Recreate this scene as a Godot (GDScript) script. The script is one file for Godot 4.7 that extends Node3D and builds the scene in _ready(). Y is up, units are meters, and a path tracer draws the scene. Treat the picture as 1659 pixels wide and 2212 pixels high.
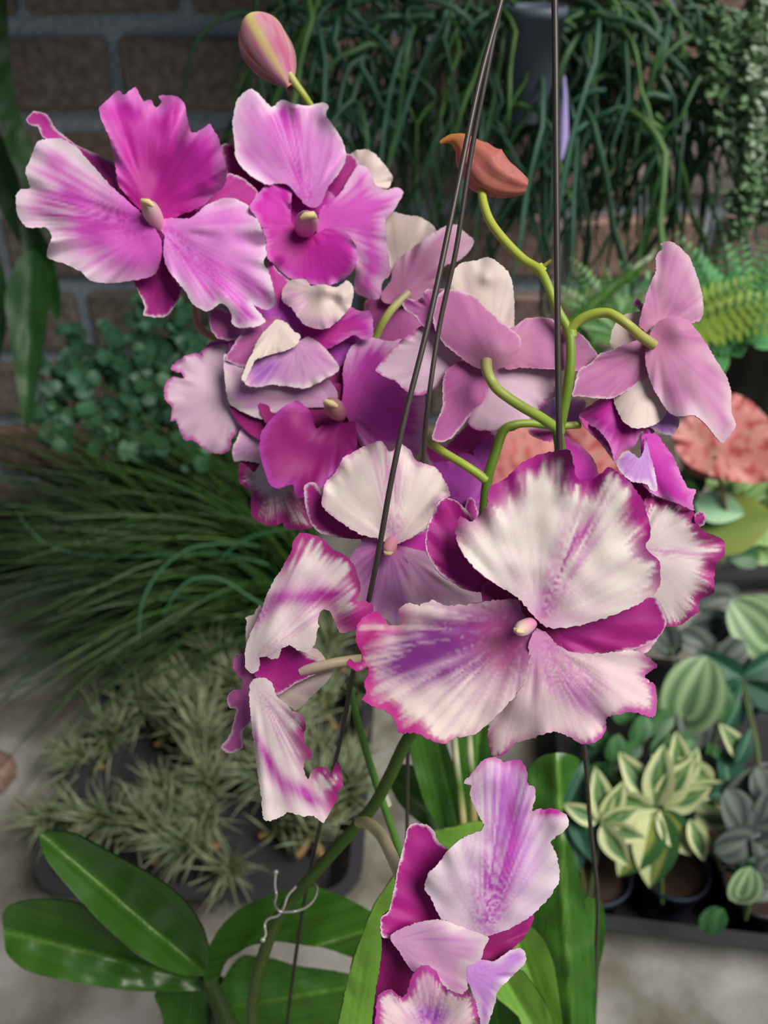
extends Node3D
# An orchid with ruffled magenta and white flowers hanging in a wire hanger in front of a brick wall, benches of small plants behind.
# Metres, y up. at(x, y, d) turns a place in the 1659 x 2212 picture and a distance along the lens into a point.

const F := 1915.7
const EYE := Vector3(0, 1.55, 0)
const TABLE := 0.80
const WALL := -1.05
var tilt := Basis(Vector3.RIGHT, deg_to_rad(-35.0))
var names := {}
var noise := FastNoiseLite.new()
var rng := RandomNumberGenerator.new()
var M := {}
var PAL := {}

func _ready():
	var cam := Camera3D.new(); cam.name = "camera"
	cam.transform = Transform3D(tilt, EYE)
	var ca := CameraAttributesPhysical.new()
	ca.frustum_focal_length = 20.785; ca.frustum_near = 0.02; ca.frustum_far = 60.0
	ca.exposure_aperture = 7.8; ca.frustum_focus_distance = 0.275
	cam.attributes = ca
	add_child(cam); cam.current = true
	var e := Environment.new()
	e.background_mode = Environment.BG_SKY
	var sm := ProceduralSkyMaterial.new()
	sm.sky_top_color = Color(0.70, 0.84, 1.0); sm.sky_horizon_color = Color(0.82, 0.91, 1.0)
	sm.ground_bottom_color = Color(0.25, 0.25, 0.24); sm.ground_horizon_color = Color(0.4, 0.4, 0.38)
	sm.sky_energy_multiplier = 0.39
	var sky := Sky.new(); sky.sky_material = sm; e.sky = sky
	e.tonemap_mode = Environment.TONE_MAPPER_LINEAR
	e.tonemap_exposure = 1.0
	e.sdfgi_enabled = true; e.ssao_enabled = true; e.ssil_enabled = true
	var we := WorldEnvironment.new(); we.name = "environment"; we.environment = e; add_child(we)
	var sun := DirectionalLight3D.new(); sun.name = "veiled_sun"
	sun.light_color = Color(1.0, 0.98, 0.95); sun.light_energy = 1.15; sun.light_angular_distance = 34.0
	sun.shadow_enabled = true; sun.sky_mode = DirectionalLight3D.SKY_MODE_LIGHT_ONLY
	add_child(sun); sun.look_at_from_position(Vector3(0.66, 1.0, 0.42) * 3.0, Vector3.ZERO)
	noise.seed = 5; noise.noise_type = FastNoiseLite.TYPE_SIMPLEX_SMOOTH; noise.frequency = 1.0; noise.fractal_type = FastNoiseLite.FRACTAL_NONE
	rng.seed = 11
	materials(); palettes()
	setting()
	orchid()
	hanger()
	left_bench()
	wall_plants()
	right_bench()

# ---------------------------------------------------------------- helpers
func at(x: float, y: float, d: float) -> Vector3:
	return EYE + tilt * Vector3((x - 829.5) / F * d, -(y - 1106.0) / F * d, -d)
func ray(x: float, y: float) -> Vector3:
	return tilt * Vector3((x - 829.5) / F, -(y - 1106.0) / F, -1.0)
func on_level(x: float, y: float, h: float) -> Vector3:
	var r := ray(x, y); return EYE + r * ((h - EYE.y) / r.y)
func on_depth(x: float, y: float, z: float) -> Vector3:
	var r := ray(x, y); return EYE + r * ((z - EYE.z) / r.z)
func lin(r, g, b) -> Color:
	return Color(r / 255.0, g / 255.0, b / 255.0).srgb_to_linear()
func numbered(called: String) -> String:
	names[called] = names.get(called, -1) + 1
	return called if names[called] == 0 else "%s_%03d" % [called, names[called]]
func tag(o: Node, label := "", category := "", group := "", kind := ""):
	if label: o.set_meta("label", label)
	if category: o.set_meta("category", category)
	if group: o.set_meta("group", group)
	if kind: o.set_meta("kind", kind)
	return o
func thing(called: String, where: Vector3, label: String, category: String, group := "") -> Node3D:
	var o := Node3D.new(); o.name = numbered(called); add_child(o); o.position = where
	tag(o, label, category, group)
	return o
func part_node(called: String, parent: Node3D, where: Vector3) -> Node3D:
	var o := Node3D.new(); o.name = called; parent.add_child(o, true); o.global_position = where
	return o
func put(mesh: Mesh, called: String, m: Material, parent: Node = self) -> MeshInstance3D:
	var o := MeshInstance3D.new(); o.mesh = mesh
	o.name = numbered(called) if parent == self else called
	parent.add_child(o, true)
	if m: o.material_override = m
	return o
func mat(color: Color, rough := 0.6, vertex := false, back := 0.0) -> StandardMaterial3D:
	var m := StandardMaterial3D.new(); m.albedo_color = color.linear_to_srgb(); m.roughness = rough
	m.vertex_color_use_as_albedo = vertex
	m.metallic_specular = 0.5
	if back > 0: m.backlight_enabled = true; m.backlight = Color(back, back, back)
	return m
func noise_tex(seed_: int, freq: float, stops: Array, size := 512, octaves := 4) -> NoiseTexture2D:
	var t := NoiseTexture2D.new(); var n := FastNoiseLite.new()
	n.seed = seed_; n.frequency = freq; n.fractal_octaves = octaves; n.noise_type = FastNoiseLite.TYPE_SIMPLEX_SMOOTH
	t.width = size; t.height = size; t.seamless = true; t.noise = n
	var g := Gradient.new(); var of := PackedFloat32Array(); var co := PackedColorArray()
	for s in stops: of.append(s[0]); co.append(s[1])
	g.offsets = of; g.colors = co; t.color_ramp = g
	return t
func triplanar(m: StandardMaterial3D, tex: Texture2D, scale_: float, world := true):
	m.albedo_texture = tex; m.uv1_triplanar = true; m.uv1_world_triplanar = world; m.uv1_scale = Vector3.ONE * scale_

func arr_mesh(v: PackedVector3Array, n: PackedVector3Array, c: PackedColorArray, idx: PackedInt32Array, uv := PackedVector2Array()) -> ArrayMesh:
	var a := []; a.resize(Mesh.ARRAY_MAX)
	a[Mesh.ARRAY_VERTEX] = v; a[Mesh.ARRAY_NORMAL] = n
	if c.size(): a[Mesh.ARRAY_COLOR] = c
	if uv.size(): a[Mesh.ARRAY_TEX_UV] = uv
	a[Mesh.ARRAY_INDEX] = idx
	var m := ArrayMesh.new(); m.add_surface_from_arrays(Mesh.PRIMITIVE_TRIANGLES, a)
	return m
# collects geometry of several tubes / blades into one mesh
class Heap:
	var v := PackedVector3Array(); var n := PackedVector3Array(); var c := PackedColorArray(); var i := PackedInt32Array()
func heap_mesh(h: Heap) -> ArrayMesh: return arr_mesh(h.v, h.n, h.c, h.i)

func tube_into(h: Heap, path: Array, radii: Array, cols: Array, sides := 8, flat := 1.0):
	# sweeps a round section along the path; radii and cols give one value per path point (or one for all); both ends closed
	var m := path.size(); var up := Vector3(0.31, 0.87, 0.38).normalized()
	var start := h.v.size()
	for k in m:
		var t: Vector3 = (path[mini(k + 1, m - 1)] - path[maxi(k - 1, 0)]).normalized()
		var x := t.cross(up)
		if x.length() < 0.05: x = t.cross(Vector3.RIGHT)
		x = x.normalized(); var y := x.cross(t).normalized(); up = y
		var r: float = radii[mini(k, radii.size() - 1)]; var co: Color = cols[mini(k, cols.size() - 1)]
		for s in sides:
			var a := TAU * s / sides
			var dir := x * cos(a) + y * sin(a) * flat
			h.v.append(path[k] + dir * r); h.n.append(dir.normalized()); h.c.append(co)
	for k in m - 1:
		for s in sides:
			var a := start + k * sides + s; var b := start + k * sides + (s + 1) % sides
			h.i.append_array([a, b, a + sides, b, b + sides, a + sides])
	for end in 2:
		var k := 0 if end == 0 else m - 1
		var t: Vector3 = (path[0] - path[1] if end == 0 else path[m - 1] - path[m - 2]).normalized()
		var co: Color = cols[mini(k, cols.size() - 1)]
		var ci := h.v.size(); h.v.append(path[k] + t * radii[mini(k, radii.size() - 1)] * 0.35); h.n.append(t); h.c.append(co)
		for s in sides:
			var a := start + k * sides + s; var b := start + k * sides + (s + 1) % sides
			h.i.append_array([ci, b, a] if end == 0 else [ci, a, b])
func spline(p: Array, per := 8) -> Array:
	var out := []
	for i in p.size() - 1:
		var p0 = p[maxi(i - 1, 0)]; var p3 = p[mini(i + 2, p.size() - 1)]
		for k in per: out.append(p[i].cubic_interpolate(p[i + 1], p0, p3, float(k) / per))
	out.append(p[-1])
	return out
func spread(vals: Array, count: int) -> Array:
	# numbers or colours stretched over count places
	var out := []
	for i in count:
		var f := float(i) / maxf(1.0, count - 1) * (vals.size() - 1); var a := int(f); var b := mini(a + 1, vals.size() - 1)
		out.append(vals[a].lerp(vals[b], f - a) if vals[a] is Color else lerpf(vals[a], vals[b], f - a))
	return out
func stalk(parent: Node3D, called: String, px: Array, depths: Array, rad_mm: Array, cols: Array, m: Material, sides := 12) -> MeshInstance3D:
	# a tube through places of the picture (x, y pairs) at the given distances
	var pts := []; var dd := spread(depths, px.size() / 2)
	for i in px.size() / 2: pts.append(at(px[i * 2], px[i * 2 + 1], dd[i]) - parent.global_position)
	pts = spline(pts, 8)
	var h := Heap.new(); var rr := spread(rad_mm, pts.size()); var rad := []
	for r in rr: rad.append(r * 0.001)
	tube_into(h, pts, rad, spread(cols, pts.size()), sides)
	return put(heap_mesh(h), called, m, parent)

func lathe(profile: Array, sides := 24, cols: Array = [], squash := Vector2.ONE) -> ArrayMesh:
	# profile: [radius, y] pairs from bottom centre to the end
	var st := SurfaceTool.new(); st.begin(Mesh.PRIMITIVE_TRIANGLES)
	for k in profile.size() - 1:
		var a = profile[k]; var b = profile[k + 1]
		for s in sides:
			var t0 := TAU * s / sides; var t1 := TAU * (s + 1) / sides
			var q := []
			for w in [[a, t0], [a, t1], [b, t1], [b, t0]]:
				q.append(Vector3(cos(w[1]) * w[0][0] * squash.x, w[0][1], sin(w[1]) * w[0][0] * squash.y))
			var cc := [cols[k], cols[k], cols[k + 1], cols[k + 1]] if cols.size() else []
			for tri in [[0, 1, 2], [0, 2, 3]]:
				for j in tri:
					if cc: st.set_color(cc[j])
					st.set_smooth_group(k / 100)
					st.add_vertex(q[j])
	st.index(); st.generate_normals()
	return st.commit()
func bevel_box(size: Vector3, bev: float, wob := 0.0, seed_ := 0) -> ArrayMesh:
	# a box with chamfered edges and slightly uneven faces, centred
	var st := SurfaceTool.new(); st.begin(Mesh.PRIMITIVE_TRIANGLES); st.set_smooth_group(-1)
	var h := size / 2; var dirs := [Vector3.RIGHT, Vector3.UP, Vector3.BACK]
	var corner := func(s: Vector3, axis: int) -> Vector3:
		var p := Vector3(s.x * h.x, s.y * h.y, s.z * h.z)
		for k in 3:
			if k != axis: p -= dirs[k] * s[k] * bev
		if wob > 0: p += Vector3(noise.get_noise_2d(s.x * 3 + seed_ * 7.7, s.y * 2 + s.z), noise.get_noise_2d(s.y * 3 + seed_ * 3.3, s.x * 2 - s.z), noise.get_noise_2d(seed_ * 5.1, s.x + 2 * s.y)) * wob
		return p
	var quad := func(a, b, c, d):
		var n: Vector3 = (c - a).cross(b - a)
		var q := [a, b, c, a, c, d] if n.dot(a + b + c + d) > 0 else [a, c, b, a, d, c]
		for p in q: st.add_vertex(p)
	for axis in 3:
		var u := (axis + 1) % 3; var w := (axis + 2) % 3
		for sg in [-1, 1]:
			var s := []
			for k in [[-1, -1], [1, -1], [1, 1], [-1, 1]]:
				var v := Vector3(); v[axis] = sg; v[u] = k[0]; v[w] = k[1]; s.append(v)
			quad.call(corner.call(s[0], axis), corner.call(s[1], axis), corner.call(s[2], axis), corner.call(s[3], axis))
		for su in [-1, 1]:
			for sw in [-1, 1]:
				var lo := Vector3(); lo[axis] = -1; lo[u] = su; lo[w] = sw
				var hi := lo; hi[axis] = 1
				quad.call(corner.call(lo, u), corner.call(hi, u), corner.call(hi, w), corner.call(lo, w))
	for sx in [-1, 1]:
		for sy in [-1, 1]:
			for sz in [-1, 1]:
				var s := Vector3(sx, sy, sz); var a = corner.call(s, 0); var b = corner.call(s, 1); var c = corner.call(s, 2)
				var q := [a, b, c] if (c - a).cross(b - a).dot(s) > 0 else [a, c, b]
				for p in q: st.add_vertex(p)
	st.generate_normals(); return st.commit()

# A petal, sepal or strap leaf: an outline in the picture, bent in depth, with real thickness. k holds the bending:
# s slope outwards to the viewer, q curl, c cup across, w tilt across, fold a crease on the midrib, ru and fr ruffles, bumps [x, y, radius, height]
func sheet(parent: Node3D, called: String, pal: String, d: float, b: Array, tip: Array, o: Array, k := {}) -> MeshInstance3D:
	var p: Dictionary = PAL[pal]
	var ctl: Array[Vector2] = []
	for i in o.size() / 2: ctl.append(Vector2(o[i * 2], o[i * 2 + 1]))
	var area := 0.0
	for i in ctl.size(): area += ctl[i].cross(ctl[(i + 1) % ctl.size()]) / 2
	if area < 0: ctl.reverse(); area = -area
	var sp: float = k.get("sp", clampf(sqrt(area / 2600.0), 3.0, 7.0))
	var sid := int(o[0] * 13 + o[1] * 7) % 997
	var base := Vector2(b[0], b[1]); var ax := Vector2(tip[0], tip[1]) - base; var L := ax.length(); ax /= L
	var pe := Vector2(-ax.y, ax.x)
	# outline
	var rim := PackedVector2Array(); var n := ctl.size(); var run := 0.0; var se: float = k.get("se", 1.2)
	for i in n:
		var a := ctl[i]; var c := ctl[(i + 1) % n]; var pre := ctl[(i + n - 1) % n]; var post := ctl[(i + 2) % n]
		var steps := maxi(1, roundi(a.distance_to(c) / (sp * 0.85)))
		for s in steps:
			var t := float(s) / steps
			var q := a.cubic_interpolate(c, pre.lerp(a, 0.25), post.lerp(c, 0.25), t)
			var out := (c - a).orthogonal().normalized()
			rim.append(q + out * se * (noise.get_noise_2d(run * 0.21 + sid, 3.0) + 0.7 * noise.get_noise_2d(run * 0.07, sid)))
			run += a.distance_to(c) / steps
	var nr := rim.size()
	# inner points with their distance to the rim
	var lo := rim[0]; var hi := rim[0]
	for q in rim: lo = lo.min(q); hi = hi.max(q)
	lo -= Vector2.ONE * sp * 2
	var gw := int((hi.x - lo.x) / sp) + 4; var gh := int((hi.y - lo.y) / sp) + 4
	var dist := PackedFloat32Array(); dist.resize(gw * gh); dist.fill(1e6)
	for q in rim:
		var gx := int((q.x - lo.x) / sp); var gy := int((q.y - lo.y) / sp)
		for yy in range(maxi(0, gy - 2), mini(gh, gy + 4)):
			for xx in range(maxi(0, gx - 2), mini(gw, gx + 4)):
				var dd := q.distance_to(lo + Vector2(xx, yy) * sp)
				if dd < dist[yy * gw + xx]: dist[yy * gw + xx] = dd
	for pass_ in 2:
		for yi in gh:
			var y := yi if pass_ == 0 else gh - 1 - yi
			for xi in gw:
				var x := xi if pass_ == 0 else gw - 1 - xi
				var best := dist[y * gw + x]; var sx := -1 if pass_ == 0 else 1
				for nb in [[sx, 0, 1.0], [0, sx, 1.0], [sx, sx, 1.4142], [-sx, sx, 1.4142]]:
					var x2: int = x + nb[0]; var y2: int = y + nb[1]
					if x2 < 0 or y2 < 0 or x2 >= gw or y2 >= gh: continue
					var cd: float = dist[y2 * gw + x2] + sp * nb[2]
					if cd < best: best = cd
				dist[y * gw + x] = best
	var pts := rim.duplicate(); var edge := PackedFloat32Array(); edge.resize(nr); edge.fill(0)
	for y in gh:
		for x in gw:
			if dist[y * gw + x] < sp * 0.6: continue
			var q := lo + Vector2(x, y) * sp
			if Geometry2D.is_point_in_polygon(q, rim):
				pts.append(q + Vector2(noise.get_noise_2d(x * 3.7, y * 2.9 + sid), noise.get_noise_2d(y * 3.1 + 50, x * 4.3)) * sp * 0.22)
				edge.append(dist[y * gw + x])
	var tri := Geometry2D.triangulate_delaunay(pts)
	var keep := PackedInt32Array()
	for i in range(0, tri.size(), 3):
		var a := pts[tri[i]]; var bb := pts[tri[i + 1]]; var c := pts[tri[i + 2]]
		if Geometry2D.is_point_in_polygon((a + bb + c) / 3.0, rim) or (tri[i] >= nr and tri[i + 1] >= nr and tri[i + 2] >= nr):
			if (bb - a).cross(c - a) > 0: keep.append_array([tri[i], tri[i + 1], tri[i + 2]])
			else: keep.append_array([tri[i], tri[i + 2], tri[i + 1]])
	# bend
	var s_: float = k.get("s", 0.0); var q_: float = k.get("q", 0.0); var c_: float = k.get("c", 0.0); var w_: float = k.get("w", 0.0)
	var fold: float = k.get("fold", 0.0); var ru: float = k.get("ru", 0.03); var fr: float = k.get("fr", 9.0); var rw: float = k.get("rw", 0.3)
	var bumps: Array = k.get("bumps", []); var th: float = k.get("th", 0.45) * 0.001
	var r0: float = k.get("r0", p.get("r0", 0.25)); var rs: float = k.get("rs", 0.0)
	var mpp := d / F; var np := pts.size(); var org := parent.global_position
	var v := PackedVector3Array(); var col := PackedColorArray(); var nor := PackedVector3Array(); nor.resize(np)
	for i in np:
		var rel := pts[i] - base; var u := rel.dot(ax) / L; var vv := rel.dot(pe) / L
		var r := sqrt(u * u + vv * vv); var tta := atan2(vv, u)
		var near := clampf(1.0 - edge[i] / (rw * L), 0, 1); near = near * near * smoothstep(0.15, 0.55, r)
		var wave := (sin(tta * fr * 0.8 + sid + 3.5 * noise.get_noise_2d(tta * 1.6, sid * 0.7)) * 0.6 + 0.9 * noise.get_noise_2d(tta * fr * 0.4, r * 0.8 + sid)) * (0.65 + 0.9 * noise.get_noise_2d(tta * 1.3 + 7.0, sid))
		var z := L * (s_ * u + q_ * u * u + c_ * vv * vv + w_ * vv + fold * absf(vv) + 1.25 * ru * near * wave + 0.5 * ru * r * sin(tta * fr * 0.5 + sid * 1.7))
		z += L * 0.012 * noise.get_noise_2d(pts[i].x * 0.012 + sid, pts[i].y * 0.012)
		for bp in bumps: z += bp[3] * exp(-pts[i].distance_squared_to(Vector2(bp[0], bp[1])) / (bp[2] * bp[2]))
		v.append(at(pts[i].x, pts[i].y, d - z * mpp) - org)
		# pigment
		var c: Color = p.m
		var sn := noise.get_noise_2d(tta * p.get("vf", 16.0) * 0.8 + sid, r * 1.1); var sn2 := noise.get_noise_2d(tta * p.get("vf", 16.0) * 2.0, r * 1.6 + sid)
		if p.has("lon"):
			sn = noise.get_noise_2d(vv * 30.0 + sid, u * 0.7); sn2 = noise.get_noise_2d(vv * 85.0, u * 1.2 + sid)
		var pat := noise.get_noise_2d(pts[i].x * 0.011, pts[i].y * 0.011 + sid)
		if p.has("e"): c = c.lerp(p.e, p.get("ea", 1.0) * (1.0 - smoothstep(0.0, p.get("ew", 0.3), edge[i] / L * (1.0 + 0.35 * sn + 0.25 * pat))) * smoothstep(0.2, 0.7, r))
		if p.has("co"): c = c.lerp(p.co, clampf(p.get("ca", 1.0) * exp(-pow(r / (p.get("cr", 0.4) * (1.0 + 0.4 * sn + 0.15 * sn2)), 2.0)), 0, 1))
		if p.has("st"): c = c.lerp(p.st, clampf(p.get("sa", 0.8) * exp(-pow(vv / (p.get("sw", 0.09) * (0.5 + u)), 2.0)) * (0.65 + 0.9 * sn2) * smoothstep(-0.1, 0.15, u) * (1.0 - smoothstep(p.get("s1", 0.8), p.get("s1", 0.8) + 0.3, u)), 0, 1))
		if p.has("ve"): c = c.lerp(p.ve, clampf(p.get("va", 0.4) * (sn * 0.8 + sn2 * 0.45 + p.get("vo", 0.0)), 0, 1))
		for bl in k.get("blots", []):
			var br := (pts[i] - Vector2(bl[0], bl[1])).rotated(-deg_to_rad(bl[4])); c = c.lerp(bl[5], clampf(bl[6] * exp(-pow(br.x / bl[2], 2.0) - pow(br.y / bl[3], 2.0)) * (1.0 + 0.35 * sn + 0.35 * sn2), 0, 1))
		if p.has("mo"): c = c.lerp(p.mo, clampf(noise.get_noise_2d(pts[i].x * 0.03, pts[i].y * 0.03) * 1.5, 0, 1))
		if p.has("ray"): c = c.lerp(p.ray, 0.5 * (1.0 - smoothstep(0.012, 0.045, absf(sin(tta * 1.5 + 0.5 * sn)) * r / 1.5)))
		if p.has("ri"): c = c.lerp(p.ri, p.get("ra", 0.9) * (1.0 - smoothstep(0.25, 1.0, edge[i] / (p.get("rw", 14.0) * maxf(0.3, 1.0 + 0.6 * sn2 + 0.8 * pat)))) * smoothstep(r0, r0 + 0.3, r) * (1.0 if rs == 0.0 else smoothstep(-0.05, 0.12, vv * rs)))
		col.append(c)
	for i in range(0, keep.size(), 3):
		var fn := (v[keep[i + 2]] - v[keep[i]]).cross(v[keep[i + 1]] - v[keep[i]])
		for j in 3: nor[keep[i + j]] += fn
	var idx := PackedInt32Array(); var away := tilt * Vector3(0, 0, -1)
	for i in np:
		nor[i] = nor[i].normalized()
		if nor[i].dot(away) > 0: nor[i] = -nor[i]
	# front face, back face, rim
	idx.append_array(keep)
	for i in np:
		v.append(v[i] - nor[i] * th); nor.append(-nor[i])
		col.append(col[i].lerp(p.get("bk", p.m), p.get("ba", 0.5)))
	for i in range(0, keep.size(), 3): idx.append_array([keep[i] + np, keep[i + 2] + np, keep[i + 1] + np])
	for i in nr:
		var j := (i + 1) % nr
		idx.append_array([i, i + np, j, j, i + np, j + np])
	return put(arr_mesh(v, nor, col, idx), called, M[p.get("mat", "petal")], parent)

# ---------------------------------------------------------------- materials and pigments
func materials():
	M.petal = mat(Color.WHITE, 0.6, true, 0.35); M.petal.rim_enabled = true; M.petal.rim = 0.25; M.petal.rim_tint = 0.6
	var fine := noise_tex(3, 0.09, [[0.0, Color.BLACK], [1.0, Color.WHITE]], 512, 3); fine.as_normal_map = true; fine.color_ramp = null; fine.bump_strength = 4.0
	M.petal.normal_enabled = true; M.petal.normal_texture = fine; M.petal.normal_scale = 0.14; M.petal.uv1_triplanar = true; M.petal.uv1_scale = Vector3.ONE * 30.0
	M.leaf = mat(Color.WHITE, 0.32, true, 0.12)
	M.stem = mat(Color.WHITE, 0.45, true)
	M.plant = mat(Color.WHITE, 0.5, true, 0.12)
	M.fluff = mat(Color.WHITE, 0.8, true, 0.25)
	M.wire = mat(lin(84, 76, 72), 0.42); M.wire.metallic = 0.35
	M.tie = mat(lin(214, 212, 204), 0.3); M.tie.metallic = 0.4
	M.brick = []
	for i in 4:
		var m := mat(Color.WHITE, 0.9)
		var base: Color = [Color(0.66, 0.56, 0.52), Color(0.66, 0.60, 0.56), Color(0.69, 0.57, 0.51), Color(0.62, 0.57, 0.55)][i]
		triplanar(m, noise_tex(20 + i, 0.012, [[0.0, base.darkened(0.28)], [0.35, base.darkened(0.10)], [0.6, base], [1.0, base.lightened(0.18)]]), 9.0)
		m.heightmap_enabled = true; m.heightmap_texture = noise_tex(40 + i, 0.05, [[0.0, Color.BLACK], [1.0, Color.WHITE]]); m.heightmap_scale = 0.25
		M.brick.append(m)
	M.mortar = mat(Color.WHITE, 0.95)
	triplanar(M.mortar, noise_tex(31, 0.03, [[0.0, Color(0.62, 0.67, 0.72)], [0.5, Color(0.76, 0.81, 0.86)], [1.0, Color(0.84, 0.88, 0.92)]]), 8.0)
	M.concrete = mat(Color.WHITE, 0.75)
	triplanar(M.concrete, noise_tex(33, 0.006, [[0.0, Color(0.34, 0.32, 0.28)], [0.25, Color(0.46, 0.44, 0.40)], [0.5, Color(0.57, 0.56, 0.53)], [0.7, Color(0.62, 0.61, 0.59)], [1.0, Color(0.72, 0.72, 0.71)]], 1024, 6), 1.6)
	M.tray = mat(lin(58, 57, 61), 0.36)
	M.black = mat(lin(34, 34, 38), 0.34)
	M.navy = mat(lin(24, 32, 54), 0.5)
	M.greypot = mat(lin(104, 118, 134), 0.5)
	M.soil = mat(Color.WHITE, 0.95)
	triplanar(M.soil, noise_tex(35, 0.06, [[0.0, Color(0.08, 0.06, 0.04)], [0.6, Color(0.22, 0.15, 0.11)], [1.0, Color(0.40, 0.29, 0.21)]]), 20.0)
	M.tagm = mat(lin(176, 160, 226), 0.5)
	M.stone = mat(Color.WHITE, 0.7)
	triplanar(M.stone, noise_tex(37, 0.02, [[0.0, Color(0.40, 0.27, 0.22)], [0.6, Color(0.60, 0.48, 0.43)], [1.0, Color(0.75, 0.70, 0.68)]]), 25.0)
	M.plaster = mat(lin(120, 116, 108), 0.9)

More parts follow.
